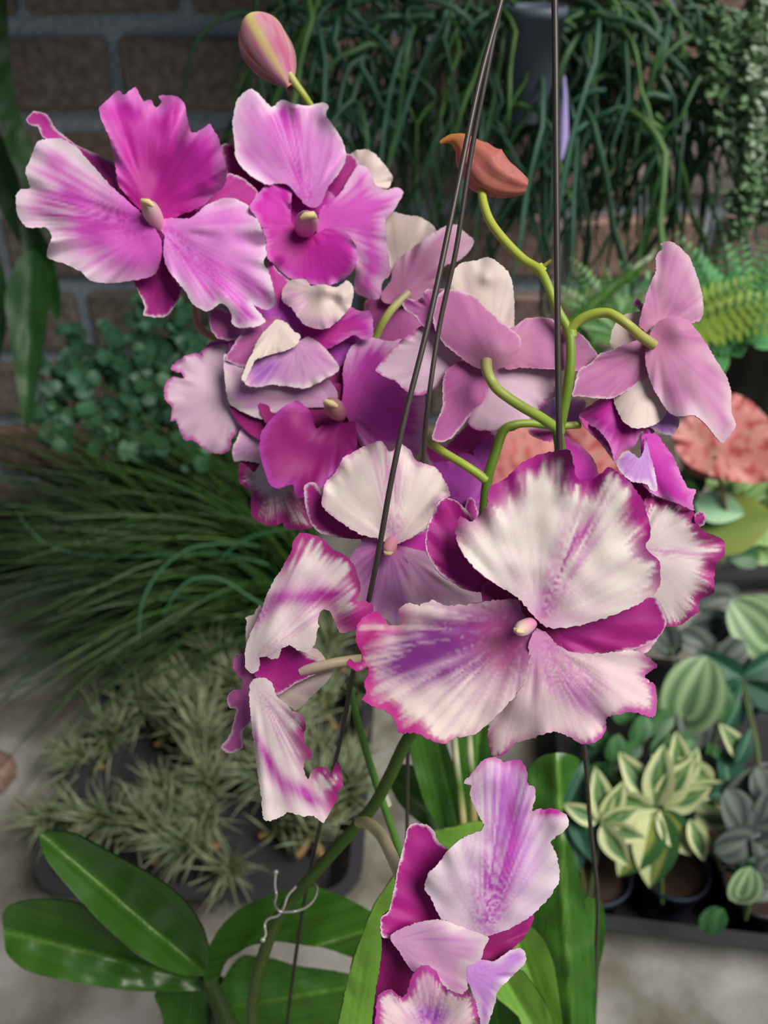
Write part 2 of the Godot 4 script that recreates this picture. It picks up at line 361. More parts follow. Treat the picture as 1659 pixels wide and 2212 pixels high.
func palettes():
	var white := lin(243, 231, 222); var mag := lin(206, 40, 178); var deep := lin(160, 8, 118); var pink := lin(232, 120, 214)
	var pale := lin(238, 196, 228); var mauve := lin(204, 116, 186); var lav := lin(206, 160, 224); var purple := lin(150, 52, 168)
	PAL = {
		# upper flowers: magenta with paler margin
		"mag": {"m": lin(214, 66, 194), "e": pale, "ew": 0.22, "ea": 0.8, "ve": lin(196, 24, 166), "va": 0.55, "vf": 12.0, "co": lin(226, 84, 196), "cr": 0.35, "bk": mauve},
		"magleft": {"m": lin(222, 90, 204), "e": lin(240, 222, 232), "ew": 0.30, "ea": 0.95, "ve": lin(200, 52, 178), "va": 0.38, "vf": 11.0, "st": lin(184, 34, 160), "sw": 0.16, "sa": 0.75, "s1": 0.75, "bk": mauve},
		"magdeep": {"m": lin(206, 36, 176), "e": lin(226, 136, 214), "ew": 0.14, "ea": 0.75, "ve": lin(180, 6, 140), "va": 0.5, "vf": 12.0, "co": lin(186, 4, 136), "cr": 0.42, "ca": 0.9, "st": lin(170, 0, 120), "sw": 0.12, "sa": 0.6, "s1": 0.6, "bk": mauve},
		"magpale": {"m": lin(230, 140, 220), "e": lin(244, 206, 236), "ew": 0.2, "ea": 0.7, "ve": lin(214, 64, 196), "va": 0.42, "vf": 10.0, "st": lin(212, 58, 192), "sw": 0.14, "sa": 0.8, "s1": 0.9, "ri": lin(244, 226, 238), "rw": 12.0, "ra": 0.8, "bk": mauve},
		"bright": {"m": lin(220, 48, 190), "e": lin(232, 150, 222), "ew": 0.12, "ea": 0.7, "ve": lin(200, 16, 176), "va": 0.35, "vf": 8.0, "bk": mauve},
		"sepal": {"m": lin(172, 14, 132), "ve": lin(196, 52, 160), "va": 0.4, "vf": 12.0, "ri": lin(236, 214, 226), "rw": 5.0, "ra": 0.85, "bk": mauve},
		"sepalpink": {"m": lin(206, 62, 166), "ve": lin(186, 22, 142), "va": 0.5, "vf": 12.0, "ri": lin(240, 206, 226), "rw": 5.0, "ra": 0.9, "bk": mauve},
		"maroon": {"m": lin(146, 6, 104), "ve": lin(168, 20, 120), "va": 0.5, "vf": 10.0, "e": lin(172, 30, 128), "ew": 0.15, "bk": mauve},  # deep magenta sepals and throats, with some of their shade mixed into the colour
		# pale flowers: white with a magenta margin
		"white": {"m": white, "ve": lin(226, 176, 214), "va": 0.3, "vf": 10.0, "st": lin(190, 62, 168), "sw": 0.085, "sa": 0.95, "s1": 0.55, "co": lin(216, 148, 202), "cr": 0.28, "ca": 0.7, "ri": lin(164, 10, 130), "rw": 52.0, "ra": 1.0, "r0": 0.5, "bk": pale},
		"whitesoft": {"m": lin(241, 226, 216), "ve": lin(224, 170, 210), "va": 0.3, "vf": 10.0, "st": lin(206, 108, 190), "sw": 0.12, "sa": 0.65, "s1": 0.9, "co": lin(224, 164, 206), "cr": 0.25, "ca": 0.6, "ri": lin(214, 110, 190), "rw": 9.0, "ra": 0.55, "bk": pale},
		"whitelow": {"m": lin(238, 212, 214), "ve": lin(206, 130, 194), "va": 0.3, "vf": 13.0, "st": lin(196, 92, 176), "sw": 0.17, "sa": 0.6, "s1": 0.6, "co": lin(212, 120, 186), "cr": 0.35, "ca": 0.8, "ri": lin(184, 34, 150), "rw": 18.0, "ra": 0.95, "r0": 0.45, "bk": pale},
		"rimmed": {"m": lin(238, 222, 220), "ve": lin(222, 150, 208), "va": 0.22, "vf": 11.0, "st": lin(196, 90, 180), "sw": 0.07, "sa": 0.5, "s1": 0.6, "ri": lin(178, 14, 132), "rw": 36.0, "ra": 0.97, "bk": pale},
		"lip": {"m": lin(240, 220, 212), "ve": lin(196, 120, 196), "va": 0.25, "vf": 15.0, "co": lin(150, 56, 140), "cr": 0.42, "ca": 0.9, "ri": lin(184, 22, 132), "rw": 30.0, "ra": 1.0, "r0": 0.62, "bk": pale},
		"lipdeep": {"m": lin(160, 14, 122), "ve": lin(150, 4, 112), "va": 0.5, "vf": 14.0, "e": lin(196, 70, 196), "ew": 0.12, "ea": 0.6, "bk": mauve},
		"lippurple": {"m": lin(206, 138, 196), "ve": lin(150, 80, 190), "va": 0.6, "vf": 8.0, "co": lin(200, 96, 172), "cr": 0.35, "e": lin(222, 176, 208), "ew": 0.15, "bk": pale},
		"palemauve": {"m": lin(226, 190, 212), "ve": lin(206, 150, 204), "va": 0.3, "vf": 6.0, "ri": lin(196, 60, 160), "rw": 8.0, "ra": 0.8, "bk": pale},
		"cream": {"m": lin(242, 222, 212), "ve": lin(226, 170, 206), "va": 0.4, "vf": 6.0, "e": lin(240, 224, 214), "ew": 0.1, "bk": pale},
		"blush": {"m": lin(222, 168, 208), "ve": lin(198, 104, 196), "va": 0.5, "vf": 7.0, "e": lin(238, 216, 222), "ew": 0.16, "bk": pale},
		# backs of sepals
		"mauve": {"m": lin(206, 124, 178), "ve": lin(194, 84, 170), "va": 0.5, "vf": 6.0, "co": lin(196, 138, 158), "cr": 0.3, "ca": 0.8, "ri": lin(242, 212, 224), "rw": 5.0, "ra": 0.8, "bk": lin(190, 40, 150)},
		"mauvelight": {"m": lin(220, 152, 194), "ve": lin(204, 94, 184), "va": 0.5, "vf": 5.0, "e": lin(238, 206, 220), "ew": 0.12, "ea": 0.8, "co": lin(206, 128, 172), "cr": 0.35, "bk": lin(190, 40, 150)},
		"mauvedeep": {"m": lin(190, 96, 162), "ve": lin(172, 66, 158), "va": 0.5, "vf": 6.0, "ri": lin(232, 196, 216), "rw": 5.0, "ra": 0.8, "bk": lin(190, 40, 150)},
		"lavender": {"m": lin(206, 146, 222), "ve": lin(190, 88, 208), "va": 0.6, "vf": 7.0, "e": lin(236, 210, 232), "ew": 0.14, "bk": mauve},
		"stripe": {"m": lin(232, 206, 224), "ve": lin(206, 140, 212), "va": 0.35, "vf": 13.0, "st": lin(184, 56, 182), "sw": 0.13, "sa": 0.9, "s1": 0.8, "e": lin(240, 226, 228), "ew": 0.16, "ea": 0.9, "ri": lin(200, 50, 170), "rw": 10.0, "ra": 0.8, "r0": 0.75, "bk": pale},
		"purple": {"m": lin(190, 74, 192), "ve": lin(176, 24, 152), "va": 0.6, "vf": 5.0, "bk": mauve},
		# leaves
		"strap": {"mat": "leaf", "lon": 1, "st": lin(104, 148, 62), "sw": 0.012, "sa": 0.8, "s1": 0.95, "m": lin(60, 104, 34), "ve": lin(38, 76, 22), "va": 0.8, "vf": 4.0, "bk": lin(70, 116, 50)},
		"strapyoung": {"mat": "leaf", "lon": 1, "m": lin(112, 158, 60), "ve": lin(80, 130, 44), "va": 0.8, "vf": 4.0, "ri": lin(130, 170, 70), "rw": 5.0, "ra": 0.5, "r0": 0.0, "bk": lin(84, 128, 56)},
		"caladium": {"mat": "plant", "m": lin(226, 140, 134), "mo": lin(196, 78, 76), "ve": lin(236, 178, 176), "va": 0.6, "vf": 5.0, "ray": lin(160, 156, 124), "bk": lin(200, 130, 120)},
		"blade": {"mat": "plant", "lon": 1, "m": lin(38, 80, 34), "ve": lin(58, 108, 40), "va": 0.6, "vf": 3.0, "bk": lin(40, 84, 40)},
	}

# ---------------------------------------------------------------- the orchid
func flower(plant: Node3D, label: String, cx: float, cy: float, d: float, rows: Array):
	var f := part_node("orchid_flower", plant, at(cx, cy, d))
	f.set_meta("label", label)
	for r in rows:
		sheet(f, r[0], r[1], d + r[2] * 0.001, [r[3], r[4]], [r[5], r[6]], r[7], r[8] if r.size() > 8 else {})
	return f
func column(f: Node3D, px: Array, d: float, tip_px: Array, d2: float, r_mm: float, cols: Array):
	# the little club in the middle of a flower, with its cap
	var a := at(px[0], px[1], d) - f.global_position; var b := at(tip_px[0], tip_px[1], d2) - f.global_position
	var path := []; var rr := []
	for i in 11:
		var t := i / 10.0
		path.append(a.lerp(b, t)); rr.append(r_mm * 0.001 * [0.75, 0.85, 0.92, 0.98, 1.02, 1.05, 1.06, 1.02, 0.92, 0.7, 0.3][i])
	var h := Heap.new(); tube_into(h, path, rr, spread(cols, 11), 14, 0.85)
	var o := put(heap_mesh(h), "column", M.petal, f)
	var side := (b - a).cross(Vector3.UP).normalized()
	var h2 := Heap.new(); var cap := b.lerp(a, 0.12)
	tube_into(h2, [cap - side * r_mm * 0.0006, cap - side * r_mm * 0.0003 + (b - a).normalized() * r_mm * 0.0005, cap + side * r_mm * 0.0003 + (b - a).normalized() * r_mm * 0.0005, cap + side * r_mm * 0.0006], [r_mm * 0.0002, r_mm * 0.00034, r_mm * 0.00034, r_mm * 0.0002], [lin(244, 222, 160)], 8)
	put(heap_mesh(h2), "anther_cap", M.petal, f)
	return o

func orchid():
	var pot_top := at(900, 2640, 0.47)
	var plant := thing("orchid_plant", pot_top, "orchid with ruffled magenta and white flowers, arching green stems and strap leaves", "orchid")
	var f: Node3D
	# --- large white flower in front
	f = flower(plant, "largest flower, white petals edged in magenta with a purple throat", 1140, 1360, 0.262, [
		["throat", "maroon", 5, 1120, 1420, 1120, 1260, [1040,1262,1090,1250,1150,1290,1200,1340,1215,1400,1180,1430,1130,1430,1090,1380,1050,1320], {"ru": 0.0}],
		["sepal", "sepal", 7, 1075, 1275, 950, 1090, [945,1087,963,1074,989,1085,1020,1116,1030,1150,1040,1200,1075,1245,1080,1275,1035,1279,999,1271,958,1245,932,1214,919,1173,927,1126], {"s": 0.0, "c": 0.5, "ru": 0.03, "q": 0.12}],
		["sepal", "sepal", 6, 1160, 1352, 1435, 1345, [1160,1345,1207,1340,1258,1330,1321,1310,1383,1290,1414,1288,1429,1313,1440,1344,1424,1375,1388,1396,1352,1406,1290,1417,1232,1411,1191,1391,1165,1362], {"s": 0.02, "c": -0.4, "ru": 0.03, "fr": 5}],
		["sepal", "mauvelight", 9, 1300, 1350, 1395, 1410, [1380,1360,1420,1345,1436,1350,1420,1380,1402,1405,1388,1412,1370,1400], {"s": -0.1}],
		["petal", "whitelow", 0, 1160, 1375, 1330, 1560, [1144,1385,1160,1358,1185,1370,1207,1396,1248,1411,1310,1411,1362,1404,1388,1411,1414,1432,1419,1440,1393,1461,1412,1478,1419,1500,1419,1531,1409,1550,1362,1538,1310,1551,1310,1577,1290,1601,1258,1608,1232,1593,1196,1580,1155,1593,1113,1606,1087,1632,1061,1629,1056,1572,1098,1520,1129,1479,1139,1432], {"s": 0.12, "q": -0.12, "c": -0.25, "ru": 0.045, "fr": 7, "se": 2.0, "r0": 0.75, "blots": [[1235, 1500, 110, 26, 35, lin(176, 84, 168), 0.6]], "bumps": [[1393, 1461, 40, -22], [1330, 1500, 50, 18], [1110, 1590, 50, -16]]}],
		["petal", "white", -2, 1165, 1345, 1325, 1005, [1170,1349,1118,1292,1061,1256,1020,1220,994,1183,984,1152,994,1116,1020,1126,1051,1095,1059,1054,1092,1033,1129,997,1170,981,1227,971,1238,1004,1250,1036,1280,1036,1300,1020,1318,1010,1357,1038,1388,1080,1401,1121,1404,1157,1396,1183,1424,1214,1427,1256,1414,1282,1372,1308,1310,1334,1258,1349,1207,1357], {"s": 0.22, "q": -0.20, "c": -0.16, "ru": 0.06, "fr": 9, "rw": 0.25, "se": 2.2, "bumps": [[1262, 1040, 40, -22], [1330, 1060, 60, 14], [1180, 1030, 70, 10], [1050, 1190, 60, 8]]}],
		["lip", "lip", -1, 1135, 1352, 790, 1450, [1113,1295,1030,1303,968,1308,932,1297,906,1308,880,1303,862,1318,864,1349,838,1349,818,1323,792,1328,771,1354,769,1385,781,1411,779,1432,756,1427,750,1437,771,1450,797,1442,787,1479,792,1500,781,1512,807,1528,833,1536,854,1557,864,1582,896,1582,927,1598,958,1607,984,1593,1025,1585,1056,1562,1098,1520,1129,1479,1142,1432,1146,1391,1158,1362,1130,1325], {"s": 0.02, "q": 0.10, "c": 0.42, "ru": 0.035, "fr": 8, "se": 2.4, "blots": [[965, 1400, 190, 72, -13, lin(124, 36, 128), 1.25], [1085, 1385, 62, 62, 0, lin(176, 72, 128), 0.85], [950, 1435, 60, 9, -20, lin(214, 170, 200), 0.5], [795, 1375, 34, 52, 10, lin(170, 14, 120), 0.95], [845, 1335, 30, 16, 0, lin(178, 30, 140), 0.7], [765, 1437, 30, 14, 0, lin(176, 20, 130), 0.8]], "bumps": [[1075, 1370, 75, -40], [840, 1345, 40, -24], [800, 1360, 40, 20], [930, 1320, 60, 14]]}],
	])
	column(f, [1150, 1345], 0.262, [1117, 1364], 0.250, 2.2, [lin(226, 130, 190), lin(236, 170, 190), lin(244, 226, 190)])
	# --- lowest flower
	f = flower(plant, "lowest flower, upright petal with a violet stripe over dark magenta sepals", 980, 2040, 0.268, [
		["sepal", "sepal", 8, 1040, 2040, 890, 1785, [882,1787,898,1778,925,1784,937,1796,949,1820,970,1835,985,1870,985,1930,980,1990,931,1998,895,2010,843,2026,825,2022,822,1986,840,1968,849,1932,858,1883,870,1835], {"s": 0.10, "w": -0.1, "c": 0.35, "ru": 0.02}],
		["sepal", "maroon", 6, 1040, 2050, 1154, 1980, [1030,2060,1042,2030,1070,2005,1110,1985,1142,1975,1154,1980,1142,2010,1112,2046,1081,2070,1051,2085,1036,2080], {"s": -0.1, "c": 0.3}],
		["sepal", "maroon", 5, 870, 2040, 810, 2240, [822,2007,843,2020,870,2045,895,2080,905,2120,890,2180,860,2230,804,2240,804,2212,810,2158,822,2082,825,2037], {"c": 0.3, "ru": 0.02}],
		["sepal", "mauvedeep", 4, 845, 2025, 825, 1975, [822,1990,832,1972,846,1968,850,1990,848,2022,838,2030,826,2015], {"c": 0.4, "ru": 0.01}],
		["petal", "lavender", 1, 1010, 2100, 1130, 2055, [1003,2091,1020,2078,1039,2073,1069,2076,1099,2055,1124,2049,1136,2061,1133,2082,1109,2106,1075,2142,1072,2158,1063,2188,1054,2215,1048,2260,1030,2260,1030,2173,1012,2124], {"s": -0.1, "c": -0.5, "ru": 0.04, "fr": 5}],
		["petal", "stripe", -3, 1045, 2022, 1105, 1640, [1054,2022,1027,2013,991,2001,952,1983,931,1941,917,1919,925,1889,949,1865,967,1838,1003,1808,1036,1796,1045,1781,1033,1760,1018,1727,1015,1718,1018,1696,1003,1693,1009,1681,1027,1663,1039,1645,1063,1636,1078,1638,1090,1647,1109,1641,1127,1645,1139,1666,1140,1693,1155,1702,1157,1721,1149,1751,1169,1748,1202,1748,1223,1760,1229,1778,1214,1799,1188,1819,1202,1844,1209,1895,1196,1925,1172,1956,1142,1983,1099,2007], {"s": 0.14, "q": -0.10, "c": -0.18, "ru": 0.05, "fr": 7, "se": 1.8, "blots": [[1105, 1760, 42, 150, -6, lin(190, 112, 206), 0.85], [1092, 1890, 22, 110, 14, lin(184, 44, 176), 0.8], [1105, 1770, 12, 60, 0, lin(186, 30, 170), 0.7], [1190, 1752, 46, 12, 0, lin(190, 24, 160), 0.9], [1130, 1650, 26, 18, 0, lin(206, 60, 180), 0.6]], "bumps": [[1060, 1690, 40, 14], [1150, 1800, 60, -14], [1195, 1770, 35, 12]]}],
		["petal", "blush", -3, 850, 2030, 1050, 2040, [843,2022,895,1995,949,1986,991,2000,1039,2017,1056,2028,1046,2048,1040,2070,1024,2082,1008,2091,1010,2139,1000,2153,970,2150,940,2125,920,2100,895,2100,880,2085,864,2058], {"s": 0.06, "c": -0.35, "ru": 0.03, "bumps": [[960, 2025, 45, 16], [970, 2100, 40, -14]]}],
		["lip", "whitelow", -8, 930, 2260, 930, 2090, [810,2240,810,2215,813,2182,816,2152,837,2139,852,2142,867,2155,879,2146,885,2121,892,2106,910,2088,928,2088,943,2100,952,2121,967,2139,997,2149,1009,2139,1027,2167,1033,2191,1036,2215,1034,2270,900,2300,815,2280], {"s": 0.1, "c": 0.2, "ru": 0.06, "fr": 6, "se": 1.8, "r0": 0.35, "blots": [[930, 2195, 40, 26, 0, lin(150, 50, 170), 0.9], [920, 2120, 40, 30, 0, lin(196, 100, 180), 0.5]], "bumps": [[930, 2180, 40, -18], [870, 2165, 24, -10]]}],
	])
	# --- flower at the left seen from its side
	f = flower(plant, "flower seen side-on at left, two ruffled magenta-edged petals and dark sepal", 560, 1450, 0.292, [
		["sepal", "mauvedeep", 5, 550, 1455, 490, 1620, [505,1424,521,1412,534,1415,545,1440,556,1455,560,1470,555,1500,548,1540,539,1563,524,1581,524,1615,496,1627,478,1615,496,1587,505,1557,511,1532,496,1529,490,1510,502,1492,521,1489,524,1470,505,1449], {"s": -0.2, "c": 0.3, "ru": 0.05}],
		["sepal", "cream", 5, 540, 1400, 560, 1307, [534,1400,530,1372,533,1344,530,1335,539,1330,548,1328,560,1307,568,1318,570,1354,556,1390], {"s": 0, "ru": 0.02}],
		["petal", "cream", 6, 560, 1460, 715, 1440, [640,1420,678,1400,696,1412,705,1427,721,1446,705,1474,671,1507,641,1535,622,1523,598,1510,590,1480], {"s": 0, "c": -0.3, "ru": 0.02}],
		["sepal", "sepal", 2, 548, 1456, 690, 1440, [545,1430,575,1412,600,1400,628,1388,647,1402,665,1415,684,1424,693,1440,684,1455,659,1467,634,1480,598,1501,579,1485,560,1468,548,1455], {"s": -0.05, "c": 0.55, "ru": 0.02}],
		["petal", "rimmed", -2, 540, 1440, 765, 1240, [542,1454,530,1440,530,1406,539,1372,558,1335,573,1292,591,1255,613,1221,628,1194,634,1169,647,1152,671,1154,696,1163,721,1188,745,1200,764,1218,773,1243,779,1265,776,1283,770,1298,788,1297,804,1301,805,1320,785,1335,770,1357,745,1367,733,1366,724,1344,711,1320,696,1317,687,1335,688,1354,684,1369,681,1391,665,1409,647,1406,625,1394,610,1400,601,1421,585,1424,573,1418,559,1421,561,1437,555,1450], {"s": 0.20, "q": -0.12, "c": -0.30, "ru": 0.05, "fr": 6, "se": 1.6, "r0": 0.55, "blots": [[665, 1288, 120, 16, -3, lin(178, 30, 158), 1.0], [572, 1322, 44, 13, -52, lin(178, 50, 160), 0.9], [640, 1280, 70, 34, -20, lin(206, 110, 190), 0.5], [760, 1340, 50, 26, -20, lin(176, 16, 130), 0.9]], "bumps": [[715, 1330, 40, -16], [765, 1325, 36, 14], [600, 1400, 40, 10]]}],
		["petal", "rimmed", -3, 550, 1468, 690, 1740, [543,1472,551,1466,573,1464,588,1477,598,1504,622,1523,631,1535,650,1541,659,1563,656,1590,659,1609,674,1624,671,1640,659,1643,656,1661,665,1683,675,1664,696,1657,708,1664,714,1674,721,1655,728,1647,736,1667,741,1695,730,1713,727,1732,714,1750,699,1778,678,1763,659,1764,641,1760,622,1755,598,1769,579,1773,568,1766,564,1720,555,1658,545,1581,539,1520,539,1483], {"s": 0.16, "q": -0.05, "c": -0.25, "ru": 0.05, "fr": 7, "se": 1.6, "r0": 0.2, "rs": -1.0, "blots": [[578, 1640, 80, 13, 63, lin(176, 40, 160), 1.0], [655, 1712, 80, 20, 28, lin(176, 44, 160), 0.9]], "bumps": [[690, 1672, 26, -12], [722, 1690, 24, 10]]}],
	])
	# --- upper left flower
	f = flower(plant, "upper left magenta flower facing outward, paler left petal, pink column", 335, 470, 0.335, [
		["throat", "sepalpink", 6, 330, 510, 330, 420, [250,380,300,400,350,430,420,450,430,480,380,510,340,520,310,480,270,440], {"ru": 0.0}],
		["sepal", "sepalpink", 9, 320, 450, 62, 255, [57,256,74,240,102,248,118,275,141,295,168,315,204,330,235,346,255,362,280,401,310,440,300,450,235,410,196,372,165,332,129,312,94,297,82,275,63,268], {"s": 0.0, "c": 0.6, "ru": 0.02}],
		["sepal", "sepal", 8, 345, 480, 340, 685, [335,480,358,490,362,526,362,558,372,585,394,624,376,663,353,685,310,681,313,663,300,632,285,600,300,570,320,530], {"c": 0.4, "ru": 0.03}],
		["sepal", "sepalpink", 8, 370, 470, 555, 420, [400,470,420,440,462,405,486,385,495,374,525,385,549,405,558,420,545,444,520,450,470,460], {"c": 0.3, "ru": 0.02}],
		["petal", "magdeep", 2, 325, 455, 340, 205, [285,436,257,401,251,369,237,299,223,268,215,236,231,217,257,195,268,205,292,188,302,205,310,219,325,215,337,232,349,221,343,209,357,205,384,209,400,228,404,256,415,287,443,275,453,268,470,295,478,322,488,362,486,401,462,420,439,444,392,463,349,480,325,470], {"s": 0.05, "c": 0.22, "ru": 0.09, "fr": 9, "blots": [[340, 385, 34, 75, 4, lin(168, 0, 128), 0.9], [400, 360, 60, 40, -20, lin(186, 10, 156), 0.5]], "bumps": [[345, 380, 45, -20], [280, 230, 30, 8], [330, 225, 20, -12]]}],
		["petal", "magpale", -1, 345, 490, 555, 690, [333,483,364,471,411,471,439,448,470,432,505,428,541,448,560,483,574,522,576,550,568,565,584,597,592,632,594,655,580,669,556,663,545,655,560,675,574,695,549,706,517,708,502,699,498,675,478,655,447,673,415,655,400,628,380,605,360,577,353,546,355,510,345,495], {"s": 0.14, "q": -0.08, "c": -0.25, "ru": 0.08, "fr": 8, "bumps": [[480, 640, 30, 12], [500, 690, 20, -8]]}],
		["petal", "magleft", -3, 345, 488, 48, 440, [82,305,129,299,165,318,204,362,239,401,274,432,313,467,333,491,349,522,347,558,333,593,290,606,235,612,196,606,172,585,137,569,102,556,104,534,112,511,98,491,59,491,39,467,34,424,45,409,65,405,55,369,69,334], {"s": 0.12, "q": -0.10, "c": -0.42, "ru": 0.05, "fr": 10, "bumps": [[100, 480, 30, -8]]}],
	])
	column(f, [343, 486], 0.335, [316, 438], 0.325, 3.7, [lin(236, 150, 190), lin(240, 176, 196), lin(246, 214, 200)])
	# --- upper middle flower
	f = flower(plant, "upper middle magenta flower below the pink bud, cream-tipped column", 662, 475, 0.345, [
		["throat", "magdeep", 7, 660, 540, 660, 400, [570,370,620,385,680,400,720,420,740,460,720,520,670,560,620,540,590,480,575,420], {"ru": 0.0}],
		["sepal", "sepal", 10, 640, 440, 480, 313, [479,313,508,312,530,335,560,370,600,395,610,430,558,420,533,400,490,374,486,353], {"c": 0.3, "ru": 0.02}],
		["sepal", "sepal", 9, 680, 450, 772, 350, [667,450,700,390,735,335,760,335,776,353,775,385,750,425,705,455], {"c": 0.3, "ru": 0.02}],
		["petal", "cream", 14, 780, 400, 810, 330, [745,360,750,338,772,324,797,324,819,342,848,381,841,403,826,409,800,410,770,400], {"c": -0.4, "ru": 0.04, "bumps": [[800, 350, 26, 8]]}],
		["petal", "mag", 3, 680, 482, 830, 560, [685,512,689,465,696,447,732,421,757,381,772,358,794,363,812,400,833,410,859,405,871,418,851,454,833,475,833,512,841,555,842,595,826,609,819,645,790,644,765,627,768,584,766,540,747,510,718,500], {"s": 0.02, "c": -0.22, "q": -0.08, "ru": 0.07, "fr": 6}],
		["petal", "magpale", 1, 668, 450, 600, 200, [663,445,640,420,622,400,600,396,577,398,540,378,511,345,506,302,502,269,508,230,515,211,540,192,558,201,586,231,609,215,634,224,667,228,700,221,709,228,703,248,718,269,739,302,748,338,732,374,710,403,689,445], {"s": 0.12, "q": -0.12, "c": -0.18, "ru": 0.07, "fr": 7, "bumps": [[695, 245, 20, 8], [585, 240, 22, -10]]}],
		["lip", "magdeep", -3, 662, 492, 640, 600, [620,381,633,400,630,425,628,457,634,490,663,512,685,504,703,494,725,490,750,504,768,533,770,566,750,598,710,617,667,613,624,600,577,555,575,519,558,475,540,447,558,418,577,396,602,381], {"s": 0.35, "c": 0.25, "ru": 0.10, "fr": 5, "q": -0.15, "blots": [[640, 535, 60, 40, 30, lin(182, 4, 140), 0.8]]}],
	])
	column(f, [655, 500], 0.342, [668, 466], 0.328, 4.3, [lin(206, 60, 160), lin(230, 120, 190), lin(240, 170, 196)])
	# --- deep magenta flower in the middle
	f = flower(plant, "deep magenta flower in the middle with a dark cupped lip", 715, 890, 0.335, [
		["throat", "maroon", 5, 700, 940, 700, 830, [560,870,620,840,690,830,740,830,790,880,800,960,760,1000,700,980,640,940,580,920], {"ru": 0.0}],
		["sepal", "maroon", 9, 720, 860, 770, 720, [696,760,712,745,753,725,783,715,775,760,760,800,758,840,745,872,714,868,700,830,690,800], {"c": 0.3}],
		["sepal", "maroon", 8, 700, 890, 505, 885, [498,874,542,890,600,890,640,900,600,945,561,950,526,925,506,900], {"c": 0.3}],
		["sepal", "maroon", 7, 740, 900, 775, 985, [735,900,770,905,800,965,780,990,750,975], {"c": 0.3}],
		["petal", "blush", 4, 715, 865, 485, 800, [483,768,500,770,520,784,545,815,604,830,663,830,702,815,728,845,726,870,694,880,667,880,624,885,596,895,573,906,542,898,498,874,487,835], {"s": 0.02, "c": -0.4, "ru": 0.03}],
		["petal", "mag", 2, 735, 880, 915, 870, [738,876,742,835,741,796,753,757,773,737,800,729,843,737,880,735,915,800,918,855,918,913,914,953,898,985,871,970,839,985,792,980,769,943,752,905], {"s": 0.1, "c": -0.2, "q": -0.08, "ru": 0.05}],
		["lip", "lipdeep", -3, 735, 895, 610, 1020, [643,866,671,890,683,925,706,910,745,913,765,910,771,941,767,972,745,1000,714,1027,694,1055,671,1070,640,1076,632,1047,600,1055,581,1043,569,1008,561,976,565,933,596,894,620,874], {"s": 0.08, "c": 0.3, "ru": 0.04, "bumps": [[700, 900, 40, -24], [640, 920, 40, 10], [680, 1000, 50, -14]]}],
	])
	column(f, [735, 895], 0.335, [712, 872], 0.325, 4.0, [lin(190, 70, 130), lin(216, 130, 150), lin(222, 160, 150)])
	# --- pale flower facing left beside it
	f = flower(plant, "pale flower turned away at left with a notched frilled petal", 500, 930, 0.345, [
		["petal", "palemauve", 1, 505, 850, 365, 850, [369,794,401,768,428,763,436,768,440,757,470,742,505,750,520,790,520,840,530,890,530,917,502,945,498,968,479,980,451,976,420,953,397,949,381,910,369,910,371,882,355,859,357,831,373,814,397,817,393,808], {"s": 0.05, "c": -0.2, "ru": 0.05, "fr": 9, "se": 1.8}],
		["sepal", "bright", 6, 470, 765, 470, 737, [430,770,440,752,459,737,490,736,510,742,505,760,480,765,450,772], {"ru": 0.01}],
		["petal", "blush", 0, 560, 960, 505, 960, [530,917,561,940,572,976,565,1000,526,995,506,996,502,972,514,941], {"c": -0.5, "ru": 0.02}],
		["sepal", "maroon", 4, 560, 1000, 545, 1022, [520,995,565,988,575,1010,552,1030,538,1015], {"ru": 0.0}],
		["petal", "rimmed", 1, 590, 1020, 600, 1140, [518,1000,534,1008,549,1020,565,1000,590,1010,640,1030,660,1080,663,1109,675,1137,643,1145,616,1141,612,1129,596,1135,573,1133,546,1117,542,1090,542,1062,518,1043], {"s": 0.05, "c": -0.15, "ru": 0.07, "fr": 7}],
	])
